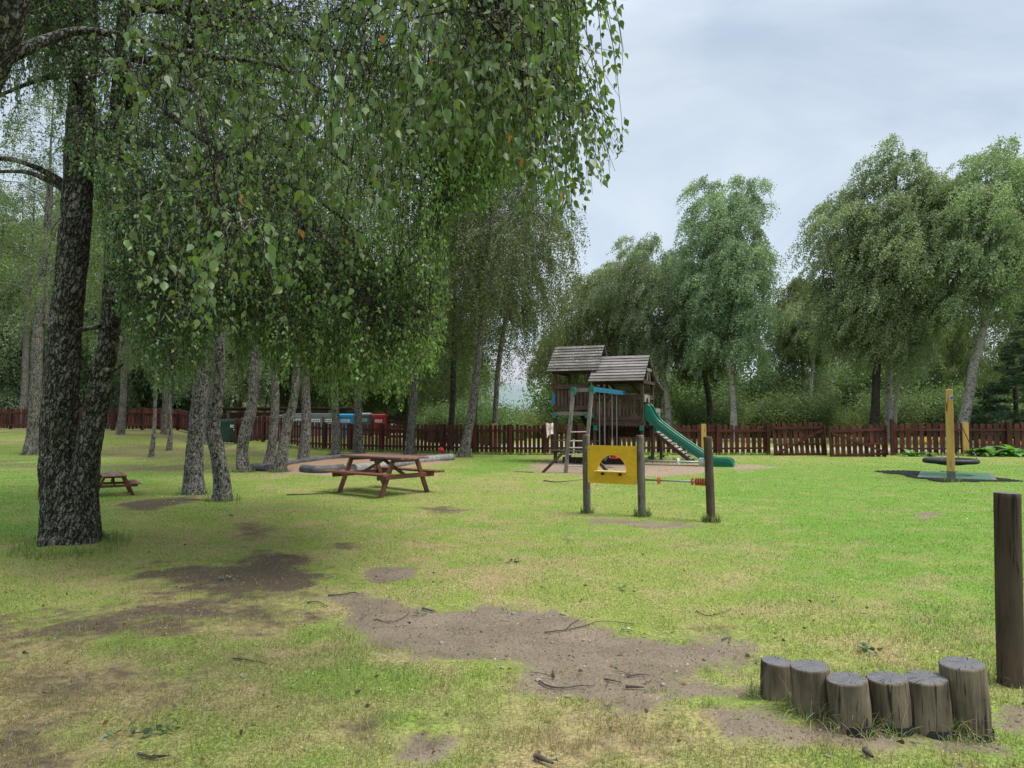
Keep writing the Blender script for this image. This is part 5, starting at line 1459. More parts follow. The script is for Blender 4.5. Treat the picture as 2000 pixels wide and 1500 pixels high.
for k in range(-4, 5):
    o2 = k*.12; l_ = math.sqrt(max(.01, Rb*Rb-o2*o2))
    for sw in (0, 1):
        P_ = []
        for t in np.linspace(-1, 1, 9):
            q = Vector((o2, t*l_, 0)) if sw else Vector((t*l_, o2, 0)); q.z = zB-.10*(1-(q.length/Rb)**2)-.01; P_.append(cB+q)
        mb.tube(P_, .011, 5, False)
mb.build('seat_net', BLACKR, BS)
for a in (40, 140, 220, 320):
    q = cB+Vector((Rb*math.cos(R(a)), Rb*math.sin(R(a)), zB+.05)); tq = cB+uP*(.3 if math.sin(R(a)) > 0 else -.3)+Vector((0, 0, hP-.18))
    MB().tube([q, q+(tq-q)*.12], .012, 6).build('shackle', STEEL, BS); MB().tube([q+(tq-q)*.1, tq], .010, 6).build('rope', BLACKR, BS)
# rubber tiles below it
mc = s0+dP*.5; mc.z = gz(mc.x, mc.y)
mt2 = NT('grid_rubber'); v = mt2.coord('Object'); 
mt2.bsdf(mt2.mix(mt2.noise(v, 9, 4), (.012, .013, .015), (.045, .045, .05)), .7, None, .3)
rgm = np.random.default_rng(4); mb = MB(); cell = .14
for i in range(-15, 15):
    for j in range(-13, 14):
        x, y = i*cell, j*cell
        e_ = max(abs(x+.12)/.88, abs(y)/1.35)
        if e_ > .92+.30*float(vnoise(x*2.3+5, y*2.3, seed=7))+(.08 if x < 0 else -.05): continue
        p0_ = Vector((mc.x+x, mc.y+y, 0)); p0_.z = gz(p0_.x, p0_.y)-mc.z+.022; p0_.x -= mc.x; p0_.y -= mc.y
        mb.box((p0_.x, p0_.y-cell/2, p0_.z), (cell, .028, .022)); mb.box((p0_.x-cell/2, p0_.y, p0_.z+.001), (.028, cell, .022))
om = mb.build('rubber_grid_mat', mt2.m, None, loc=mc); finish(om, label='black rubber grass grid mat laid around the green tiles under the basket swing', cat='mat')
gt = thing('green_safety_tile', 'flat green rubber surface with a grey border under the basket swing', 'mat', mc+Vector((.12, .0, .028)), -math.atan2(uP.x, uP.y))
MB().box((0, 0, .0), (1.62, 2.3, .03)).build('border', GREYP, gt, bevel=.006); MB().box((0, 0, .006), (1.46, 2.14, .03)).build('surface', MATG, gt, bevel=.004)

# ================================================================== sand pit with log edging
sp_ = [G(*q) for q in ((560, 909), (640, 898), (760, 891), (885, 891), (878, 901), (770, 914), (655, 926), (580, 920), (505, 920))]
cS = sum(sp_, Vector())/len(sp_)
N_ = 26; V = []; Fq = []
pc = np.array([tuple(q) for q in sp_])
for r__ in range(9):
    for k in range(64):
        t = k/64*len(sp_); i = int(t); a_ = pc[i]*(1-(t-i))+pc[(i+1) % len(sp_)]*(t-i)
        q = np.array(tuple(cS))*(1-r__/8)+a_*(r__/8)
        V.append((q[0], q[1], gz(q[0], q[1])+(.035+.03*fbm(q[0]*2, q[1]*2, seed=3)) * (1 if r__ < 8 else -.5)))
for r__ in range(8):
    for k in range(64): k2 = (k+1) % 64; Fq.append((r__*64+k, r__*64+k2, (r__+1)*64+k2, (r__+1)*64+k))
ms = NT('sand'); v = ms.coord('World'); a_ = ms.noise(v, 6, 6, .7); 
sc_ = ms.mix(a_, (.17, .105, .065), (.36, .25, .17)); ms.bsdf(sc_, .95, ms.bump(ms.noise(v, 14, 5, .7), .9, .05), .1)
finish(np_mesh('sand', V, np.array(Fq), ms.m, smooth=True), kind='structure')
def edging(label, pts, r_, mat_, seed):
    P_ = [G(*q) for q in pts]; o0 = P_[0].copy()
    q = [(p.x-o0.x, p.y-o0.y, gz(p.x, p.y)-o0.z+r_*.62) for p in P_]
    root = thing('edging_log', label, 'log', o0)
    v_, f_ = tube_np(q, [r_]*len(q), 24, .05, seed, 8, 6)
    n = 24; last = len(v_)-n; v_ = np.concatenate([v_, [v_[:n].mean(0)], [v_[last:].mean(0)]])
    caps = np.array([(k, (k+1) % n, len(v_)-2) for k in range(n)]+[(last+k, last+(k+1) % n, len(v_)-1) for k in range(n)])
    o_ = np_mesh('log', v_, [f_, caps], mat_, root, smooth=True)
edging('dark grey log lying at the left end of the sand pit', [(493, 919), (520, 920), (548, 921)], .125, W_EDGE, 1)
edging('long pale backed log along the far side of the sand pit', [(548, 912), (600, 904), (660, 897), (690, 892)], .10, W_EDGE, 2)
edging('dark log half sunk along the front of the sand pit', [(592, 921), (625, 924), (668, 920)], .12, W_EDGE, 3)
edging('pale grey long log at the right of the sand pit behind the picnic table', [(690, 922), (750, 915), (820, 905), (882, 898)], .135, W_EDGEP, 4)
g = G(863, 889)
rb = thing('toy_bucket', 'small red toy lying on the right end of the pale log', 'toy', g+Vector((0, -.1, .14)))
v_, f_ = tube_np([(0, 0, -.02), (0, 0, .05), (.02, 0, .13), (.05, 0, .16)], (.10, .13, .10, .03), 16); np_mesh('body', v_, f_, REDP, rb, smooth=True)
MB().tube([(-.12, 0, .06), (-.16, 0, .12), (-.10, 0, .17)], .012, 6).build('handle', REDP, rb)

# ================================================================== play tower
AP = R(-23); ux_, vy_ = Vector((math.cos(AP), math.sin(AP), 0)), Vector((-math.sin(AP), math.cos(AP), 0))
OT = Vector((4.10, 22.6, gz(4.1, 22.6)))
TW = thing('play_tower', 'weathered wooden double play tower with two pitched roofs, ladder frame and green slide', 'play tower', OT, AP)
TW2 = lambda nm, mb, m_, bev=.004, par=None: mb.build(nm, m_, par or TW, bevel=bev)
Pz = .095
def tposts(lst):
    for x, y, h_ in lst: TW2('post', MB().box((x, y, h_/2-.1), (Pz, Pz, h_+.2)), W_PLAY)
tposts([(-1.55, 0, 2.66), (0, 0, 2.66), (0, 1.5, 2.95), (-1.55, 1.5, 2.95), (0, 2.95, 2.3), (-1.55, 2.95, 2.3)])
tposts([(-2.9, 0, 3.05), (-1.75, 0, 3.05), (-2.9, 1.5, 3.05), (-1.75, 1.52, 3.05)])
def deck(x0, x1, y0, y1, z):
    mb = MB(); n = int((y1-y0)/.13)
    for k in range(n): mb.box(((x0+x1)/2, y0+(k+.5)*(y1-y0)/n, z), (x1-x0, (y1-y0)/n-.012, .03))
    TW2('deck', mb, W_PLAYH)
deck(-1.5, -.05, .05, 1.45, 1.40); deck(-1.5, -.05, 1.55, 2.9, .97); deck(-2.85, -1.8, .05, 1.45, 1.74)
for z, y in ((1.30, -.07), (1.30, 1.5)): TW2('beam', MB().box((-.775, y, z), (1.72, .045, .13)), W_PLAYH)
for x in (-1.6, .07): TW2('beam', MB().box((x, .72, 1.30), (.045, 1.55, .13)), W_PLAYH)
TW2('beam', MB().box((-.775, 2.98, .90), (1.6, .045, .13)), W_PLAYD); TW2('beam', MB().box((-.6, .9, .98), (1.35, .045, .24)), W_PLAYD)
mb = MB()
for k in range(7): mb.box((-1.35+k*.2, .6, 1.325), (.05, 1.1, .09))
TW2('joist', mb, W_LADD)
for y in (-.07, 1.5): TW2('beam', MB().box((-2.33, y, 1.62), (1.25, .045, .12)), W_LADD)
TW2('beam', MB().box((-2.97, .72, 1.64), (.045, 1.5, .12)), W_PLAYH)
def picket_wave(w_, z0, z1, k, ph):
    t = [(-w_/2, z0), (w_/2, z0)]
    for q in np.linspace(1, -1, 7): t.append((q*w_/2, z1-.05*(abs(q)**2) if ph else z1-.05*(1-abs(q)**2)))
    return t
def rail_side(p0, p1, zb, zt, n, hb=.14, ht=.15, mtop=W_PLAYH):
    p0, p1 = Vector((*p0, 0)), Vector((*p1, 0)); d = (p1-p0); L_ = d.length; d.normalize(); nn = Vector((d.y, -d.x, 0))
    rl = MB(); rl.beam(p0-d*.08+Vector((0, 0, zb))+nn*.05, p1+d*.08+Vector((0, 0, zb))+nn*.05, .035, hb); TW2('rail', rl, mtop)
    rl = MB(); rl.beam(p0-d*.08+Vector((0, 0, zt))+nn*.05, p1+d*.08+Vector((0, 0, zt))+nn*.05, .035, ht); TW2('rail', rl, mtop)
    mb = MB()
    for k in range(n):
        c0 = p0+d*(L_*(k+.5)/n)
        mb.prism(picket_wave(L_/n*.74, zb+hb*.3, zt-ht*.45, k, k % 2), lambda a, z, t, c0=c0: tuple(c0+d*a+nn*t+Vector((0, 0, z))), .008, .026)
    TW2('baluster_panel', mb, W_PLAY, 0)
rail_side((-1.50, 0), (-.05, 0), 1.46, 2.14, 12); rail_side((-2.85, 0), (-1.80, 0), 1.80, 2.50, 8)
rail_side((-2.9, 1.45), (-2.9, .05), 1.80, 2.50, 9); rail_side((-1.80, 1.5), (-2.85, 1.5), 1.80, 2.50, 8)
rail_side((-.1, 2.95), (-1.5, 2.95), 1.08, 1.72, 11); rail_side((-1.55, 2.9), (-1.55, 1.6), 1.08, 1.72, 10)
rail_side((0, .75), (0, 1.45), 1.46, 2.14, 5); rail_side((0, 2.4), (0, 2.9), 1.08, 1.72, 4)
# roofs: lapped boards
def roof(x0, x1, yr, zr, y1, z1, n, m_, nm='roof', th=.02):
    mb = MB(); d = Vector((0, y1-yr, z1-zr)); L_ = d.length; d.normalize(); nr_ = Vector((0, -d.z, d.y)); nr_ = nr_ if nr_.z > 0 else -nr_
    w_ = L_/n
    for k in range(n):
        c0 = Vector(((x0+x1)/2+rf.uniform(-.006, .006), yr, zr))+d*(w_*(k+.5)); 
        a_ = c0-d*(w_*.60)+nr_*(.006); b_ = c0+d*(w_*.5)+nr_*(.034+rf.uniform(-.004, .006))
        hx_ = (x1-x0)/2
        vs = [a_+Vector((-hx_, 0, 0)), a_+Vector((hx_, 0, 0)), b_+Vector((hx_, 0, 0)), b_+Vector((-hx_, 0, 0))]
        vs = vs+[q-nr_*th for q in vs]
        mb.add(vs, [(0, 1, 2, 3), (7, 6, 5, 4), (0, 4, 5, 1), (1, 5, 6, 2), (2, 6, 7, 3), (3, 7, 4, 0)])
    return TW2(nm, mb, m_, 0)
roof(-1.62, .15, .51, 3.49, -.46, 2.63, 9, W_ROOF); roof(-1.62, .15, .51, 3.49, 1.42, 2.78, 8, W_ROOF); roof(-1.62, .15, 1.38, 2.80, 3.10, 2.34, 11, W_ROOF)
roof(-3.16, -1.42, .76, 3.90, -.14, 3.00, 9, W_ROOFL); roof(-3.16, -1.42, .76, 3.90, 1.66, 3.00, 9, W_ROOFL)
for x in (.08, -.75, -1.5):
    mb = MB(); mb.beam((x, .51, 3.42), (x, -.36, 2.66), .04, .08); mb.beam((x, .51, 3.42), (x, 1.40, 2.73), .04, .08); mb.beam((x, 1.40, 2.74), (x, 3.0, 2.31), .04, .08); TW2('rafter', mb, W_PLAYD, 0)
for x in (-1.50, -2.33, -3.08):
    mb = MB(); mb.beam((x, .76, 3.83), (x, -.05, 3.03), .04, .08); mb.beam((x, .76, 3.83), (x, 1.57, 3.03), .04, .08); TW2('rafter', mb, W_PLAYD, 0)
TW2('tie_beam', MB().beam((.07, -.12, 2.62), (.07, 1.6, 2.62), .045, .10), W_PLAYH); TW2('tie_beam', MB().beam((.12, .18, 3.02), (.12, .86, 3.02), .03, .10), W_LADD)
for yy in ((.42, .30), (.58, .72)): TW2('gable_strut', MB().beam((.10, yy[0], 3.0), (.10, yy[1], 2.66), .035, .07), W_LADD)
for x, z in ((-1.62, 2.60), ): TW2('tie_beam', MB().beam((-1.6, -.07, 2.60), (.06, -.07, 2.60), .04, .09), W_PLAYD)
TW2('tie_beam', MB().beam((-2.98, -.06, 2.98), (-1.68, -.06, 2.98), .04, .09), W_PLAYD); TW2('tie_beam', MB().beam((-2.96, -.05, 2.98), (-2.96, 1.6, 2.98), .04, .09), W_PLAYD)
# arched boards over the two exits on the right side
def arch(y0, y1, zt, zb_, r_, x, m_):
    c = (y0+y1)/2; pl = [(y0, zb_), (c-r_, zb_)]+[(c-r_*math.cos(a), zb_+r_*.85*math.sin(a)) for a in np.linspace(0, PI, 13)[1:-1]]+[(c+r_, zb_), (y1, zb_), (y1, zt), (y0, zt)]
    TW2('arch_board', MB().prism(pl, lambda a, z, t: (t, a, z), x, x+.035), m_, 0)
arch(-.02, .72, 2.22, 1.98, .17, .055, W_LADD); arch(1.6, 2.38, 1.80, 1.54, .17, .055, W_LADD)
# slide
wt = [(0, 1.90), (.06, 1.93), (.14, 1.91), (.20, 1.82), (.276, 1.66), (.36, 1.52), (.44, 1.42), (.60, 1.29), (1.04, .96), (1.5, .64), (1.90, .37), (2.05, .30), (2.2, .28), (2.50, .28), (2.60, .25), (2.66, .18)]
wb = [(0, 1.42), (.1, 1.36), (.2, 1.30), (.44, 1.08), (1.04, .66), (1.5, .34), (1.90, .07), (2.05, .02), (2.66, .0)]
SX = np.concatenate([np.linspace(0, .5, 14), np.linspace(.56, 1.9, 16), np.linspace(1.95, 2.66, 12)])
top_ = np.interp(SX, *zip(*wt)); bot_ = np.interp(SX, *zip(*wb)); bed_ = np.minimum(top_-.02, np.interp(SX, (0, .1, .25, .5, 1.9, 2.1, 2.66), (1.43, 1.42, 1.32, 1.13, .20, .12, .10)))
sl_ = MB(); y0_, y1_ = .08, .62
prof_ = lambda i: [(y0_, bot_[i]), (y0_-.015, (top_[i]+bot_[i])/2), (y0_, top_[i]-.02), (y0_+.015, top_[i]), (y0_+.045, top_[i]), (y0_+.06, top_[i]-.02), (y0_+.07, bed_[i]+.03), (y0_+.10, bed_[i]), (y1_-.10, bed_[i]), (y1_-.07, bed_[i]+.03), (y1_-.06, top_[i]-.02), (y1_-.045, top_[i]), (y1_-.015, top_[i]), (y1_, top_[i]-.02), (y1_+.015, (top_[i]+bot_[i])/2), (y1_, bot_[i])]
np_ = 16
vs = [(SX[i]+.06, a, z) for i in range(len(SX)) for a, z in prof_(i)]
fs = [(i*np_+k, i*np_+(k+1) % np_, (i+1)*np_+(k+1) % np_, (i+1)*np_+k) for i in range(len(SX)-1) for k in range(np_)]
fs += [tuple(range(np_)), tuple(reversed(range((len(SX)-1)*np_, len(SX)*np_)))]
sl_.add(vs, fs); slo = sl_.build('slide', GREEN_P, TW, smooth=False); slo['label'] = 'green plastic wave slide'
gr_ = MB(); 
for off in (.35, .62):
    gr_.tube([(SX[i]+.06, y0_-.012, top_[i]*(1-off)+bot_[i]*off) for i in range(2, len(SX)-1)], .006, 5)
gr_.build('side_groove', plain_mat('green_dark', (.002, .055, .040), .5), slo)
# climbing ramp with rungs
for y in (1.66, 2.28): TW2('ramp_rail', MB().beam((.05, y, .97), (1.24, y, .02), .045, .11), W_PLAY)
mb = MB()
for k in range(10): t = (k+.5)/10; mb.box((.05+1.19*t, 1.97, .97-.95*t+.07), (.10, .62, .035), Matrix.Rotation(R(38), 3, 'Y'))
TW2('ramp_rung', mb, W_LADD, 0)
# under the left tower: bench and table boards, dark climbing panel
for z, y, w_ in ((.73, .2, .16), (.73, .38, .16), (.42, -.16, .16)): TW2('bench_board', MB().box((-2.3, y, z), (1.5, w_, .035)), W_LADD)
for x in (-2.9, -1.75): TW2('bench_bearer', MB().box((x, .1, .38), (.05, .85, .09)), W_PLAY)
TW2('climbing_panel', MB().beam((-2.15, .75, 1.72), (-1.45, .75, .22), 1.2, .03, (0, 0, 1)), W_PLAYD)
TW2('activity_board', MB().box((-2.93, -.085, 2.10), (.12, .02, .36)), BLUE)
TW2('sand_box', MB().box((-.8, .25, .09), (1.5, .04, .2)).box((-2.2, .1, .10), (.95, .05, .2)), W_PLAYD)
# swing / monkey bar beam with ladder frame
lt, rt = Vector((-1.05, -3.72, 2.30)), Vector((-.55, -3.62, 2.32)); lb_, rb_ = Vector((-1.17, -4.07, -.05)), Vector((-.70, -3.90, -.05))
TW2('ladder_leg', MB().beam(lb_, lt, .09, .09), W_LADD); TW2('ladder_leg', MB().beam(rb_, rt, .09, .09), W_LADD)
for z in (.20, .50, .68, .86, 1.10):
    t = (z+.05)/2.35; a_, b_ = lb_.lerp(lt, t), rb_.lerp(rt, t); TW2('rung', MB().tube([a_+Vector((0, -.02, 0)), b_+Vector((0, -.02, 0))], .018, 8), STEEL)
TW2('ladder_crossbar', MB().beam(lt+Vector((0, 0, -.07)), rt+Vector((0, 0, -.07)), .05, .10), W_LADD)
for q in (lt, rt): TW2('bracket', MB().box(q+Vector((0, 0, -.08)), (.125, .125, .20)), TEAL)
TW2('swing_beam', MB().beam(rt+Vector((0, .05, -.06)), (-.55, -.05, 2.26), .09, .12), W_LADD)
TW2('beam_plate', MB().beam(rt+Vector((.055, .05, -.06)), (-.495, -.12, 2.26), .012, .13), BLUE)
mb = MB()
for k in range(7): mb.tube([(-.490, -3.3+k*.5, 2.25), (-.478, -3.3+k*.5, 2.25)], .015, 8)
TW2('beam_bolt', mb, BLACKR, 0)
t = .31; q0 = lb_.lerp(lt, t); TW2('stabiliser', MB().beam(q0, (-1.80, -4.14, 0), .075, .075), W_PLAY)
q0 = rb_.lerp(rt, t); TW2('stabiliser', MB().beam(q0, (.02, -3.95, 0), .075, .075), W_PLAY)
for q in ((-2.9, -.09, 1.56), (-1.78, -.09, 1.56), (-1.62, -.06, 1.56), (-1.50, -.08, 1.16), (.0, -.08, 1.16), (.08, 1.5, 1.1)): TW2('bracket', MB().box(q, (.13, .05, .16)), TEAL)
TW2('foot_mat', MB().box((-2.3, -4.25, .02), (.55, .12, .03)), W_LADD)
def swing(ya, yb2, label, seatm):
    mid = (ya+yb2)/2; p = OT+ux_*(-.55)+vy_*mid
    root = thing('swing', label, 'swing', (p.x, p.y, gz(p.x, p.y)), AP)
    for y in (ya-mid, yb2-mid):
        pts = [(.0, y, 2.19), (0, y*.99, 1.2), (0, y*.96, .40)]
        mb = MB()
        n = 60
        for k in range(n):
            z = 2.19-(2.19-.40)*k/n; mb.box((0, y, z), (.012 if k % 2 else .026, .026 if k % 2 else .012, .036))
        mb.build('chain', CHAIN, root)
    s_ = MB(); n = 9; 
    pl = [( -.0, 0)]
    v_, f_ = [], []
    for k in range(n):
        t = k/(n-1); y = (ya-mid)*(1-t)+(yb2-mid)*t; z = .40-.10*math.sin(PI*t); s_.v += [(-.09, y, z), (.09, y, z), (.09, y, z-.03), (-.09, y, z-.03)]
    for k in range(n-1):
        b = 4*k
        for a_ in range(4): s_.f.append((b+a_, b+(a_+1) % 4, b+4+(a_+1) % 4, b+4+a_))
    s_.f += [(0, 1, 2, 3), tuple(4*(n-1)+q for q in (3, 2, 1, 0))]
    s_.build('seat', seatm, root)
swing(-2.92, -2.38, 'nearer swing of the play tower with a dark seat on two chains', BLACKR)
swing(-1.57, -1.03, 'farther swing of the play tower with a red seat on two chains', REDP)

# ================================================================== leafy dock plants by the right fence
def dock_plant(seed, n=16, s=1.0):
    rg = np.random.default_rng(seed); V = []; F = []; T = []
    for i in range(n):
        az = rg.uniform(0, 2*PI); L_ = rg.uniform(.22, .42)*s; wv = L_*.20; el = rg.uniform(R(25), R(75)); b0 = len(V); K = 7
        hd = np.array((math.cos(az), math.sin(az), 0)); sd_ = np.array((-hd[1], hd[0], 0)); c = rg.uniform(.7, 1.2)*np.array((.085, .20, .040)); p = np.array((rg.normal()*.05, rg.normal()*.05, 0.))
        e_ = el
        for k in range(K):
            t = k/(K-1); w_ = wv*math.sin(PI*min(1, .06+.94*t))**.7*(.25 if t < .25 else 1)
            V += [p-sd_*w_+np.array((0, 0, .25*w_)), p, p+sd_*w_+np.array((0, 0, .25*w_))]; T += [c, c*1.25, c]
            p = p+(hd*math.cos(e_)+np.array((0, 0, math.sin(e_))))*L_/(K-1); e_ -= R(14)
        for k in range(K-1):
            for a_ in (0, 1): q = b0+3*k+a_; F.append((q, q+1, q+4, q+3))
    o_ = np_mesh('leaves', V, np.array(F), M_LEAF, smooth=True, tint=np.array(T)); PROTO.append(o_); return o_
DK = [dock_plant(700+i, 26) for i in range(3)]
dl = [(1690, 890, .6, 'small low dock plant under the right gate leaf'), (1768, 884, .8, 'dock plant at the fence right of the gate post'), (1785, 889, .6, 'small dock plant in front of the others near the gate post'), (1806, 890, .7, 'low dock plant left of the swing seat'), (1902, 889, 1.1, 'leafy dock plant right of the swing ropes'), (1925, 886, 1.25, 'large broad leaved dock plant behind the swing seat'),
      (1948, 889, .9, 'dock plant between the two largest ones'), (1972, 884, 1.35, 'tallest dock plant, beside the fence post at the right'), (1992, 888, .9, 'dock plant at the right edge of the lawn'), (1295, 893, .6, 'green weed clump at the foot of the climbing ramp'), (1268, 897, .55, 'green weed clump under the play tower deck'), (1175, 905, .5, 'weeds below the swings'), (1210, 903, .5, 'weeds below the slide tower')]
for i, (px, py, s, lb) in enumerate(dl):
    g = G(px, py)
    if px > 1600: g = Vector(((px-1000)/FPX*27.75, 27.75-.2*(i % 2), 0)); g.z = gz(g.x, g.y)
    root = thing('dock_plant', lb, 'plant', g, i*1.3); c_ = part(DK[i % 3], 'leaves', root); c_.scale = (s*1.5, s*1.3, s*1.45)

# ================================================================== ground litter
def ribbon_clump(name, xs_, ys_, hmin, hmax, label, cols, wid=.004, lean=1.0):
    n = len(xs_); o = blades(name, xs_, ys_, RNG.uniform(hmin, hmax, n), wid*RNG.uniform(.6, 1.3, n), cols, lean, 5, MG, .7)
    return finish(o, kind='stuff', label=label, cat='grass')
X_, Y_, H_ = [], [], []
for i, (px, py, w_, pt, ln) in enumerate(STP):
    g = G(px, py+2); g = g*((g.y+.06)/g.y); r_ = w_/FPX*g.y/2
    n = 260; a_ = RNG.uniform(-PI*1.05, PI*.05, n); rr = r_*RNG.uniform(.95, 1.9, n)
    X_.append(g.x+np.cos(a_)*rr+(RNG.normal(size=n)*.03)); Y_.append(g.y+r_*.4+np.sin(a_)*rr*.9)
X_.append(RNG.uniform(1.28, 1.45, 150)); Y_.append(RNG.uniform(3.7, 3.95, 150))
gp_ = G(1972, 1338); n = 160; a_ = RNG.uniform(0, 2*PI, n); X_.append(gp_.x+np.cos(a_)*.09*RNG.uniform(.8, 1.8, n)); Y_.append(gp_.y+.05+np.sin(a_)*.09*RNG.uniform(.8, 1.6, n))
X_ = np.concatenate(X_); Y_ = np.concatenate(Y_)
k_ = vnoise(X_*9, Y_*9, seed=4) > .42; X_, Y_ = X_[k_], Y_[k_]
C_ = np.where((RNG.random(len(X_)) < .55)[:, None], np.array((.40, .34, .19)), np.array((.14, .24, .05)))*RNG.uniform(.6, 1.2, len(X_))[:, None]
ribbon_clump('long_grass', X_, Y_, .05, .19, 'long dry and green grass blades around the log stumps', C_, .0042, 1.25)
# tufts along post bases, trunk feet and the fence foot
X_, Y_ = [], []
for p, r_, n in ((pA, .08, 60), (pB, .09, 120), (pC, .09, 130), (g0, .40, 420), (Vector((s0.x, s0.y, 0)), .16, 80)):
    a_ = RNG.uniform(0, 2*PI, n); rr = r_*RNG.uniform(.85, 1.5, n); X_.append(p.x+np.cos(a_)*rr); Y_.append(p.y+np.sin(a_)*rr)
for px, py in ((60, 888), (380, 965), (435, 978), (475, 922), (545, 922), (593, 900), (655, 889), (700, 887), (800, 887), (905, 893)):
    g = G(px, py); a_ = RNG.uniform(0, 2*PI, 90); rr = .22*RNG.uniform(.8, 1.6, 90); X_.append(g.x+np.cos(a_)*rr); Y_.append(g.y+np.sin(a_)*rr)
n = 5200; px_ = RNG.uniform(560, 2100, n); d_ = np.interp(px_, (560, 700, 931, 1050, 1500, 2100), (32.3, 31.5, 29.3, 28.8, 28.6, 28.2))+RNG.normal(size=n)*.12-.1
X_.append((px_-1000)/FPX*d_); Y_.append(d_)
n = 900; X_.append(OT.x+RNG.uniform(-2.4, 3.2, n)); Y_.append(OT.y+RNG.uniform(.6, 3.2, n))
X_ = np.concatenate(X_); Y_ = np.concatenate(Y_); C_ = np.where((RNG.random(len(X_)) < .2)[:, None], np.array((.34, .30, .14)), np.array((.12, .22, .045)))*RNG.uniform(.6, 1.2, len(X_))[:, None]
wd = .004+.0006*Y_
o = blades('long_grass', X_, Y_, RNG.uniform(.05, .16, len(X_))*(1+.012*Y_), wd, C_, .8, 3, MG, .4)
finish(o, kind='stuff', label='unmown grass tufts at the feet of posts, trunks and fence', cat='grass')

n = 3600; q_ = RNG.random(n); Y_ = 2.2*(9/2.2)**q_; X_ = Y_*RNG.uniform(-.9, .8, n)
kk_ = (vnoise(X_*3.1, Y_*3.1, seed=14) > .60) & (vnoise(X_*14, Y_*14, seed=15) > .45); X_, Y_ = X_[kk_], Y_[kk_]
oc = cover(X_, Y_); kk_ = oc['dirt'] < RNG.uniform(.3, 1.6, len(X_)); X_, Y_ = X_[kk_], Y_[kk_]
C_ = np.where((RNG.random(len(X_)) < .35)[:, None], np.array((.40, .34, .17)), np.array((.13, .25, .045)))*RNG.uniform(.6, 1.2, len(X_))[:, None]
ribbon_clump('long_grass', X_, Y_, .03, .075, 'taller loose grass blades scattered over the near lawn', C_, .0036, 1.3)
n = 15000; Y_ = RNG.uniform(2.15, 4.9, n); X_ = Y_*RNG.uniform(-.9, .85, n)
oc = cover(X_, Y_); wt_ = .12+.75*oc['straw']+.45*oc['dark']-.5*oc['dirt']-.1*oc['green']+(vnoise(X_*3.5, Y_*3.5, seed=16)-.5)*.8
kk_ = wt_ > RNG.uniform(.15, 1.1, n); X_, Y_ = X_[kk_], Y_[kk_]
C_ = np.where((RNG.random(len(X_)) < .72)[:, None], np.array((.42, .33, .18)), np.array((.16, .26, .06)))*RNG.uniform(.55, 1.2, len(X_))[:, None]
ribbon_clump('dry_grass', X_, Y_, .03, .085, 'tangled dry straw coloured grass lying over the near ground', C_, .0026, 1.5)
# fallen leaves and bracts
n = 9000; r = RNG.random(n); yl = 2.2*(26/2.2)**r; xl = yl*RNG.uniform(-.9, .9, n)
pos = np.stack([xl, yl, ground(xl, yl)+.012+.012*RNG.random(n)], 1)
tip = nrm(np.stack([RNG.normal(size=n), RNG.normal(size=n), RNG.normal(size=n)*.18], 1))
V, F, kk = leaves_geo(pos, tip, (.007+.0012*yl)*RNG.uniform(.6, 1.3, n), False)
V = V.copy(); T = np.array((.50, .47, .26))*RNG.uniform(.45, 1.2, n)[:, None]
big = RNG.random(n) < .05; T[big] = np.array((.30, .16, .06))*RNG.uniform(.7, 1.5, big.sum())[:, None]
finish(np_mesh('leaf_litter', V, F, M_LEAF, tint=np.repeat(np.clip(T, 0, 1), kk, 0)), kind='stuff', label='tiny pale fallen birch leaves scattered over the lawn', cat='leaf litter')
n = 520; xl = []; yl = []
while len(xl) < n:
    y = 2.3*(9/2.3)**RNG.random(); x = y*RNG.uniform(-.85, .8)
    xl.append(x); yl.append(y)
xl, yl = np.array(xl), np.array(yl); pos = np.stack([xl, yl, ground(xl, yl)+.022], 1)
tip = nrm(np.stack([RNG.normal(size=n), RNG.normal(size=n), RNG.normal(size=n)*.15], 1))
V, F, kk = leaves_geo(pos, tip, RNG.uniform(.02, .038, n), True)
pal_ = np.array(((.30, .24, .08), (.22, .12, .06), (.16, .22, .07), (.34, .34, .26), (.10, .07, .05)))
T = pal_[RNG.integers(0, 5, n)]*RNG.uniform(.6, 1.1, n)[:, None]
finish(np_mesh('leaf_litter', V, F, M_LEAF, tint=np.repeat(T, kk, 0)), kind='stuff', label='larger brown, grey and green fallen leaves on the near grass', cat='leaf litter')
# grit and needles on the bare soil
n = 42000; yl = RNG.uniform(3.2, 8.2, n); xl = RNG.uniform(-5, 2.6, n); oc = cover(xl, yl); k_ = (oc['dirt']+oc['dark']*.8) > RNG.uniform(.45, 1.2, n)
xl, yl = xl[k_], yl[k_]; n = len(xl); pos = np.stack([xl, yl, ground(xl, yl)+.001], 1)
V, F, kk = leaves_geo(pos, nrm(np.stack([RNG.normal(size=n), RNG.normal(size=n), RNG.normal(size=n)*.5], 1)), RNG.uniform(.007, .021, n), False, .7)
T = np.array(((.34, .28, .22), (.10, .07, .055), (.24, .17, .12)))[RNG.integers(0, 3, n)]*RNG.uniform(.7, 1.2, n)[:, None]
finish(np_mesh('grit', V, F, M_LEAF, tint=np.repeat(T, kk, 0)), kind='stuff', label='grit, bark crumbs and needles on the bare soil', cat='grit')

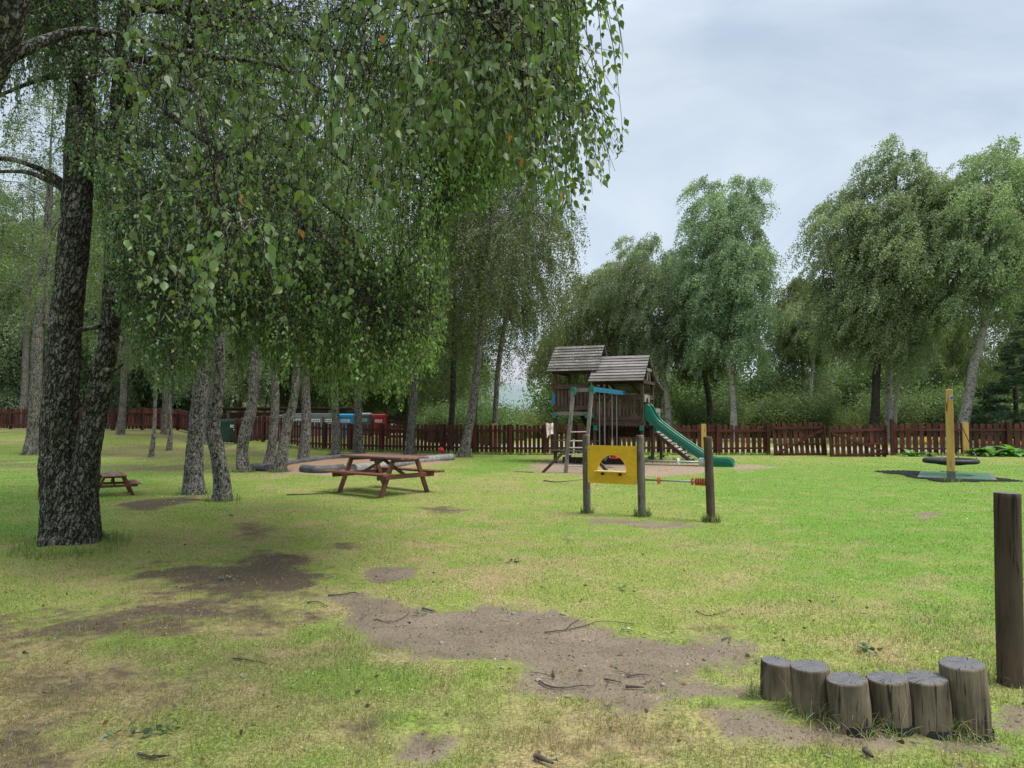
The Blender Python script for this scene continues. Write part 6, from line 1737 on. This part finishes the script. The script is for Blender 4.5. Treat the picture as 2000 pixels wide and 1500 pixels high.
M_STONE = plain_mat('stone', (.30, .27, .24), .85, .4, 20, .2); M_TWIG = wood_mat('twig_bark', (.025, .02, .017), (.12, .10, .085), 'x', 2)
def stone_mesh(seed):
    bm = bmesh.new(); bmesh.ops.create_icosphere(bm, subdivisions=2, radius=1); rg = np.random.default_rng(seed)
    ph = rg.uniform(0, 6, 6)
    for v_ in bm.verts:
        c = v_.co; k = 1+.22*math.sin(c.x*2.3+ph[0])+.18*math.sin(c.y*2.9+ph[1])+.14*math.sin(c.z*3.1+ph[2]+c.x); v_.co = Vector((c.x*k*1.25, c.y*k, c.z*k*.55))
    me = bpy.data.meshes.new('stone'); bm.to_mesh(me); bm.free(); me.polygons.foreach_set('use_smooth', [True]*len(me.polygons)); me.materials.append(M_STONE); return me
SM = [stone_mesh(i) for i in range(3)]
st_px = [(987, 1213), (995, 1203), (1003, 1200), (1012, 1207), (1052, 1209), (1140, 1252), (1152, 1253), (1159, 1262), (1079, 1256), (840, 1196), (790, 1221), (776, 1224), (1295, 1338), (1052, 1330), (985, 1178), (1100, 1201), (910, 1238), (862, 1258), (980, 1305), (1108, 1361), (1186, 1378), (925, 1195), (1618, 1478), (2090, 1400)]
for i, (px, py) in enumerate(st_px):
    g = G(px, py); me = SM[i % 3]; o_ = bpy.data.objects.new('stone', me); COL.objects.link(o_); s = rf.uniform(.009, .019)
    o_.location = g+Vector((0, 0, s*.25)); o_.scale = (s, s, s); o_.rotation_euler = (0, 0, rf.uniform(0, 6))
    finish(o_, label='small pale stone lying on the bare soil patch', cat='stone', group='small stones on the bare soil')
def twig(pts, r_, label, side=1):
    P_ = [G(*q) for q in pts]; o0 = P_[0].copy(); P_ = [p-o0+Vector((0, 0, r_*.9+.008)) for p in P_]
    parts = [tube_np([tuple(p) for p in P_], np.linspace(r_, r_*.35, len(P_)), 7, .15, len(pts), 4, 60)]
    for k in range(side if r_ < .009 else 0):
        i = rf.randrange(1, len(P_)) if len(P_) > 2 else 1; a_ = P_[i-1].lerp(P_[i], rf.random()); L_ = rf.uniform(.06, .2)*(r_/.006)**.4; an = rf.uniform(0, 6.28)
        b_ = a_+Vector((math.cos(an), math.sin(an), .08))*L_
        parts.append(tube_np([tuple(a_), tuple(a_.lerp(b_, .5)+Vector((0, 0, .012))), tuple(b_)], (r_*.45, r_*.35, r_*.15), 5))
    v_, f_ = merge(parts); o_ = np_mesh('fallen_twig', v_, f_, M_TWIG, smooth=True, loc=o0); finish(o_, label=label, cat='twig')
TWG = [([(640, 1166), (668, 1164), (690, 1160), (702, 1164)], .007, 'dark twig at the upper left tip of the big bare patch'), ([(600, 1180), (620, 1178), (640, 1188)], .006, 'short twig lying between the dark patch and the big bare patch'),
       ([(1064, 1238), (1100, 1234), (1140, 1226), (1175, 1216), (1240, 1222)], .005, 'forked dark twig in the middle of the bare patch'), ([(1105, 1232), (1118, 1220), (1132, 1212)], .004, 'small upright sided twig beside the forked one'),
       ([(1054, 1334), (1070, 1344), (1100, 1348), (1130, 1344), (1162, 1344)], .006, 'long curved twig at the lower edge of the bare patch'), ([(1222, 1346), (1240, 1347), (1258, 1348)], .010, 'thick short stick at the lower edge of the bare patch'),
       ([(1180, 1330), (1200, 1334), (1214, 1338)], .006, 'short dark twig above the thick stick'), ([(1080, 1316), (1083, 1328)], .007, 'stub of twig pointing at the viewer on the bare patch'),
       ([(1225, 1325), (1250, 1321), (1270, 1323)], .005, 'thin twig right of the short dark one'), ([(735, 1212), (760, 1218), (790, 1208), (800, 1196)], .004, 'thin curved twig in the left part of the bare patch'),
       ([(825, 1192), (838, 1195), (850, 1198)], .010, 'pale chip of wood in the left part of the bare patch'), ([(1046, 1485), (1062, 1492), (1080, 1500)], .014, 'thick stick at the bottom edge of the photo'),
       ([(270, 1478), (300, 1485), (330, 1482)], .007, 'twig in the near grass at the lower left'), ([(455, 1290), (480, 1292), (520, 1300)], .005, 'twig on the dry grass below the dark patch'),
       ([(1360, 1195), (1380, 1205), (1410, 1200), (1430, 1190)], .004, 'wiry twig on the grass right above the bare patch'), ([(560, 968), (620, 966), (670, 962), (705, 957)], .012, 'long thin branch on the grass left of the picnic table'),
       ([(1062, 940), (1085, 943), (1110, 941), (1140, 938)], .014, 'mossy fallen branch left of the first grey post'), ([(1690, 1475), (1705, 1488)], .016, 'dark bark piece in front of the stumps'), ([(1410, 1253), (1425, 1247), (1424, 1258)], .004, 'wiry twig at the right tip of the bare patch')]
for a_ in TWG: twig(*a_)
def sprig(px, py, s, n, label, pale=False):
    g = G(px, py); root = thing('fallen_sprig', label, 'leafy twig', g, rf.uniform(0, 6))
    v_, f_ = tube_np([(-s, 0, .012), (0, .01, .02), (s, -.02, .014)], (.003, .0025, .001), 5); np_mesh('stem', v_, f_, M_TWIG, root)
    rg = np.random.default_rng(int(px)); pos = np.stack([rg.uniform(-s, s, n), rg.normal(size=n)*s*.25, rg.uniform(.012, .045, n)], 1)
    V, F, kk = leaves_geo(pos, nrm(np.stack([rg.normal(size=n), rg.normal(size=n), rg.normal(size=n)*.4], 1)), rg.uniform(.028, .045, n), True)
    T = (np.array((.36, .42, .33)) if pale else np.array((.07, .14, .055)))*rg.uniform(.6, 1.3, n)[:, None]
    np_mesh('leaves', V, F, M_LEAF, root, tint=np.repeat(T, kk, 0))
sprig(1002, 1100, .11, 12, 'green leafy sprig fallen on the lawn above the bare patch'); sprig(1690, 1274, .09, 16, 'leafy sprig on the lawn above the stumps'); sprig(1108, 1056, .10, 8, 'pale leafy sprig on the lawn left of the grey posts', True)
sprig(1217, 1153, .06, 8, 'small sprig with pale leaf undersides in the middle of the lawn', True); sprig(1230, 1236, .06, 7, 'pale sprig at the upper edge of the bare patch', True); sprig(820, 1203, .05, 6, 'little green sprig on the left of the bare patch')
sprig(305, 1435, .11, 14, 'big green leafy sprig in the near grass at the lower left'); sprig(448, 1132, .09, 8, 'pale sprig on the dark leaf patch', True); sprig(222, 1440, .05, 5, 'pale grey leaf tuft at the lower left', True); sprig(450, 1010, .08, 6, 'small sprig on the mound behind the dark patch')
g = G(345, 972); 
# burrow rim soil crumbs
for o_ in PROTO:
    me_ = o_.data; COL.objects.unlink(o_) if o_.name in COL.objects else None; bpy.data.objects.remove(o_)
# plain names only: Blender numbers the repeats
bpy.context.view_layer.update()
